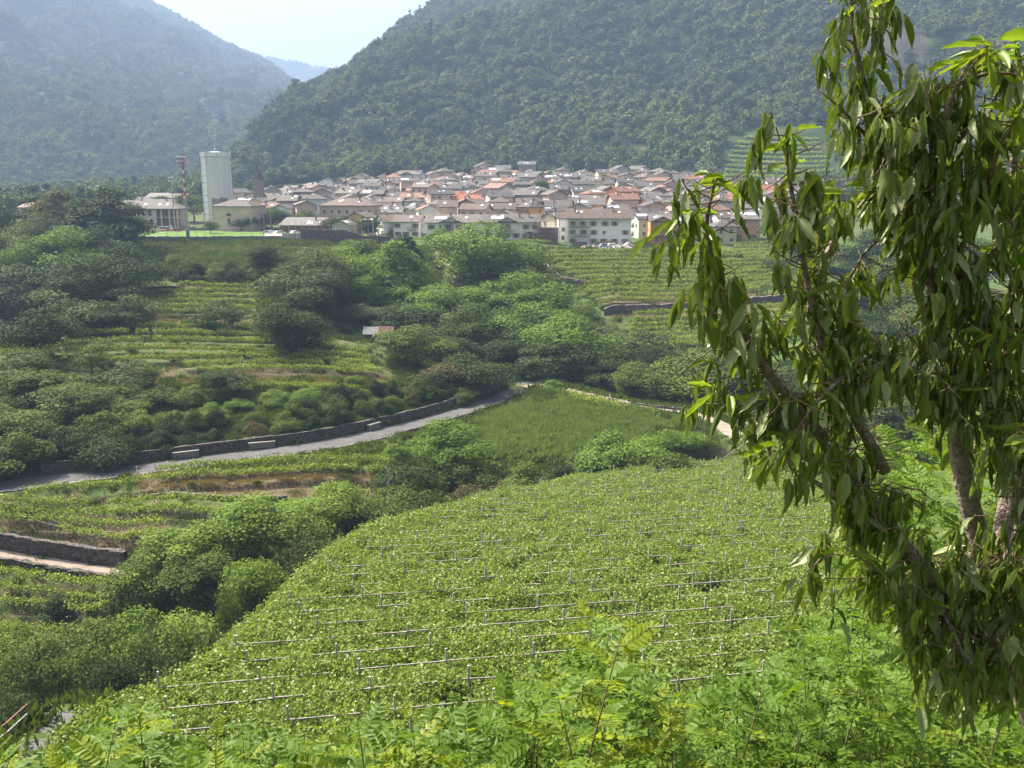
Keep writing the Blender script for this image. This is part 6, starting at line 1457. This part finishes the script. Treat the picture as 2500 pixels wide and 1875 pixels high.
BR = [  # (px, py, D, radius m)
 [(2640,2100,3.4,.060),(2560,1850,3.3,.056),(2495,1660,3.2,.05),(2450,1520,3.15,.045),(2400,1350,3.1,.040),(2365,1230,3.1,.036),(2335,1080,3.1,.032),(2325,950,3.1,.028),(2300,800,3.1,.024),(2262,640,3.1,.02),(2225,500,3.1,.017),(2165,360,3.1,.014),(2115,230,3.05,.011),(2085,110,3.05,.008),(2075,-40,3.0,.005)],
 [(2450,1520,3.15,.045),(2440,1330,3.3,.036),(2470,1180,3.4,.034),(2500,1000,3.5,.03),(2520,820,3.5,.026),(2500,600,3.4,.02),(2470,420,3.3,.014),(2490,230,3.3,.008)],
 [(2495,1660,3.2,.04),(2400,1560,2.9,.03),(2280,1430,2.8,.026),(2160,1270,2.75,.024),(2060,1130,2.75,.021),(1960,1010,2.75,.018),(1880,920,2.75,.016),(1820,830,2.75,.013),(1775,740,2.75,.011),(1735,640,2.75,.009),(1720,560,2.75,.007),(1738,470,2.75,.005),(1752,425,2.75,.003)],
 [(2325,1000,3.1,.024),(2230,930,2.95,.018),(2140,850,2.9,.015),(2060,770,2.85,.012),(2010,690,2.85,.010),(2005,640,2.85,.009),(2050,560,2.9,.007),(2110,490,2.95,.005),(2170,420,3.0,.003)],
 [(2160,1150,2.8,.02),(2080,1000,2.75,.015),(2010,880,2.7,.012),(1990,780,2.7,.010),(1965,660,2.7,.009),(1945,540,2.7,.008),(1925,430,2.7,.006),(1922,350,2.7,.004),(1930,300,2.7,.002)],
 [(2300,800,3.1,.02),(2330,640,2.95,.014),(2300,480,2.9,.011),(2290,330,2.85,.009),(2330,210,2.85,.006),(2390,120,2.85,.003)],
 [(2500,600,3.4,.018),(2440,470,3.1,.012),(2400,330,3.0,.009),(2440,200,3.0,.006),(2510,120,3.0,.004)],
 [(2400,1350,3.1,.02),(2330,1370,2.9,.012),(2250,1460,2.8,.008),(2180,1480,2.75,.004)],
 [(2520,820,3.5,.02),(2440,860,3.2,.012),(2330,960,3.0,.008),(2250,1010,2.95,.004)],
 [(1960,1010,2.75,.012),(1880,985,2.7,.006),(1800,990,2.7,.004),(1725,985,2.7,.002)],
 [(2160,1270,2.75,.016),(2040,1210,2.65,.010),(1950,1150,2.6,.006),(1890,1100,2.6,.003)],
 [(2495,1660,3.2,.02),(2380,1640,2.8,.012),(2260,1500,2.7,.008),(2150,1400,2.65,.005),(2060,1330,2.65,.003)],
 [(2262,640,3.1,.014),(2180,560,3.0,.008),(2120,600,2.95,.005),(2060,700,2.9,.003)],
 [(2470,1180,3.4,.018),(2420,1020,3.0,.010),(2380,900,2.95,.007),(2400,760,2.9,.004)],
 [(2140,850,2.9,.012),(2080,900,2.7,.008),(1990,980,2.6,.005),(1930,1080,2.6,.003)],
 [(2165,360,3.1,.010),(2110,330,2.95,.006),(2060,270,2.9,.004),(2000,220,2.9,.002)],
 [(2500,1000,3.5,.016),(2540,1150,3.1,.010),(2480,1300,2.9,.007),(2420,1430,2.8,.004)],
 [(2300,800,3.1,.014),(2390,690,2.95,.010),(2450,560,2.9,.007),(2520,450,2.9,.004)],
 [(2330,210,2.85,.006),(2420,170,2.85,.005),(2510,190,2.85,.003)],
 [(2330,640,2.95,.010),(2400,500,2.85,.008),(2440,350,2.8,.006),(2500,260,2.8,.003)],
 [(2520,820,3.5,.014),(2460,720,3.0,.009),(2480,640,2.9,.006),(2540,560,2.9,.004)],
 [(2225,500,3.1,.012),(2200,380,2.95,.008),(2250,270,2.9,.005),(2290,200,2.9,.003)],
 [(2450,1520,3.15,.014),(2520,1380,2.85,.009),(2480,1200,2.8,.006),(2520,1080,2.8,.004)],
 [(2280,1430,2.8,.014),(2330,1560,2.7,.008),(2400,1690,2.65,.004)],
]
rg = np.random.default_rng(66); LEAVES = []
SIDE = []
for bi_, br in enumerate(BR):
    P = np.array([[*at(a, c, D), r] for a, c, D, r in br]); Q = resample(smooth_line(P, 2), .034 if bi_ in (2, 4) else .045 if bi_ == 3 else .06)
    for i in range(2, len(Q) - 1):
        if Q[i, 3] > .03 or rg.uniform() < .12: continue
        a = rg.uniform(0, 6.283); L = rg.uniform(.10, .30) * (.6 if bi_ in (2, 4) and Q[i, 3] < .0125 else 1); o1 = np.array([math.cos(a), .7 * math.sin(a), rg.uniform(-.1, .6)]); p0 = Q[i, :3]; p1 = p0 + o1 * L * .55; p2 = p1 + np.array([o1[0] * .4, o1[1] * .4, -.35]) * L
        SIDE.append(np.array([[*p0, .004], [*p1, .003], [*p2, .002]]))
for bi, br in enumerate(BR + SIDE):
    Q = np.array([[*at(a, c, D), r] for a, c, D, r in br]) if bi < len(BR) else br; R_ = Q[:, 3]; Q = resample(smooth_line(Q, 2), .045)
    if bi < len(BR):
        b = B(); b.tube(Q[:, :3] - cb, Q[:, 3], 8 if R_[0] > .02 else 6); ob("trunk" if bi == 0 else "branch", b.me("branch", [M["cherry_bark"] if R_[0] > .01 else M["twig"]], True), ct)
    else:
        for q0, q1 in zip(Q[:-1], Q[1:]): LEAVES.append(("twig", q0[:3], q1[:3]))
    n = len(Q)
    for i in range(n):
        if Q[i, 3] > .03 : continue
        den = .55 if Q[i, 3] > .022 else 1.0
        if rg.uniform() > den * .85: continue
        s = i / (n - 1)
        # a short spur with a whorl of hanging leaves
        out = rg.normal(size=3) * [1, 1, .5]; out /= np.linalg.norm(out); L = rg.uniform(.015, .13) * (1.2 - .5 * s); tip = Q[i, :3] + out * L + [0, 0, .02]
        if L > .05: LEAVES.append(("twig", Q[i, :3], tip))
        young = i > n - 4 and bi < len(BR)
        for k in range(rg.integers(3, 6) if not young else 5):
            a = rg.uniform(0, 6.283); dirn = np.array([math.cos(a), math.sin(a), 0])
            tl = abs(rg.normal()) * .42 + .03 if not young else rg.uniform(.5, 1.9)
            LEAVES.append(("leaf", tip + rg.normal(size=3) * .012, dirn, tl, rg.uniform(.065, .118), "cherry_young" if young or rg.uniform() < .05 else "cherry", int(rg.integers(14)), rg.uniform(-.8, .8)))
items = []
GAPS = [(1835,600,62,100),(1990,330,48,110),(2125,600,62,62),(2388,590,60,48),(2185,775,78,60),(1945,940,52,48),(2165,1030,90,66),(2215,1130,70,90),(2300,1190,45,90),(2425,1240,40,70),(1880,740,40,60),(2060,640,40,60),(2440,700,40,50),(2010,1050,40,40)]
b = B()
for q in LEAVES:
    if True:
        gx, gy_, _ = proj(q[1]); gx = gx[0] ; gy_ = gy_[0] + 45
        if any(((gx - a) / c) ** 2 + ((gy_ - e) / f) ** 2 < 1.1 for a, e, c, f in GAPS): continue
    if q[0] == "twig": b.tube([q[1] - cb, (q[1] + q[2]) / 2 - cb + [0, 0, -.004], q[2] - cb], [.0022, .002, .0016], 5)
    else: items.append(q)
ob("twigs", b.me("twigs", [M["twig"]]), ct)["kind"] = "stuff"
LP = np.array([q[1] for q in items]); lx, ly, lf = proj(LP); inside = (lx > 0) & (lx < 2520) & (ly > -60) & (ly < 1900)
order = sorted([i for i in range(len(items)) if inside[i]], key=lambda i: lf[i] - items[i][4] * 6); single = set(order[:290])
Vs = {"cherry": [], "cherry_young": []}; Fs = {"cherry": [], "cherry_young": []}; nn = {"cherry": 0, "cherry_young": 0}
for i, (_, p, dirn, tl, L, m_, vi, sp) in enumerate(items):
    # leaf hangs along -z, swung out by tl toward dirn and spun about its own axis
    ax = np.cross([0, 0, -1], dirn); R = Matrix.Rotation(tl, 3, Vector(ax)) @ Matrix.Rotation(math.atan2(dirn[1], dirn[0]) + math.pi / 2 + sp, 3, 'Z')
    q = p - np.array(R @ Vector((0, -.01, .22 * L)))
    if i in single:
        o = ob("leaf", CHM[m_][vi], ct); o.matrix_local = Matrix.Translation(Vector(q - cb)) @ R.to_4x4() @ Matrix.Scale(L, 4)
    else:
        V, F = CHV[vi]; Vs[m_].append(V * L @ np.array(R).T + (q - cb)); Fs[m_].append(F + nn[m_]); nn[m_] += len(V)
for m_ in Vs:
    if Vs[m_]: tag(ob("foliage", mesh("foliage", np.concatenate(Vs[m_]), np.concatenate(Fs[m_]), [LM[m_]], smooth=True), ct), kind="stuff")

# ------------------------------------------------------------------ haze filling the valley air
TOPZ = max((o.matrix_basis @ Vector(c)).z for o in bpy.data.objects if o.name.startswith(("mountain", "far_ridge")) for c in o.bound_box) + 45
LOWZ = float(GZ.min()) - 1.5
hz = B(); x0_, x1_, y0_, y1_, z0_, z1_ = -5200, 3600, -200, 6600, LOWZ, TOPZ
hz.box(((x0_ + x1_) / 2, (y0_ + y1_) / 2, (z0_ + z1_) / 2), (x1_ - x0_, y1_ - y0_, z1_ - z0_))
hm = bpy.data.materials.new("valley_haze"); hm.use_nodes = True; hn = hm.node_tree.nodes; hl = hm.node_tree.links
hn.remove(hn["Principled BSDF"]); pv = hn.new("ShaderNodeVolumePrincipled"); pv.inputs["Color"].default_value = (0.46, 0.65, 1.0, 1); pv.inputs["Density"].default_value = HAZE_DENSITY; pv.inputs["Anisotropy"].default_value = 0.05
hl.new(pv.outputs[0], hn["Material Output"].inputs["Volume"])
hob = ob("haze", hz.me("haze", [hm])); tag(hob, "thin bluish haze filling the valley", kind="stuff")
print("POSTS", npost, "VINEROWS", VINE_N, "CHERRY", len(items), "OBJECTS", len(bpy.data.objects), "TRIS", sum(2 * len(m.polygons) for m in bpy.data.meshes))
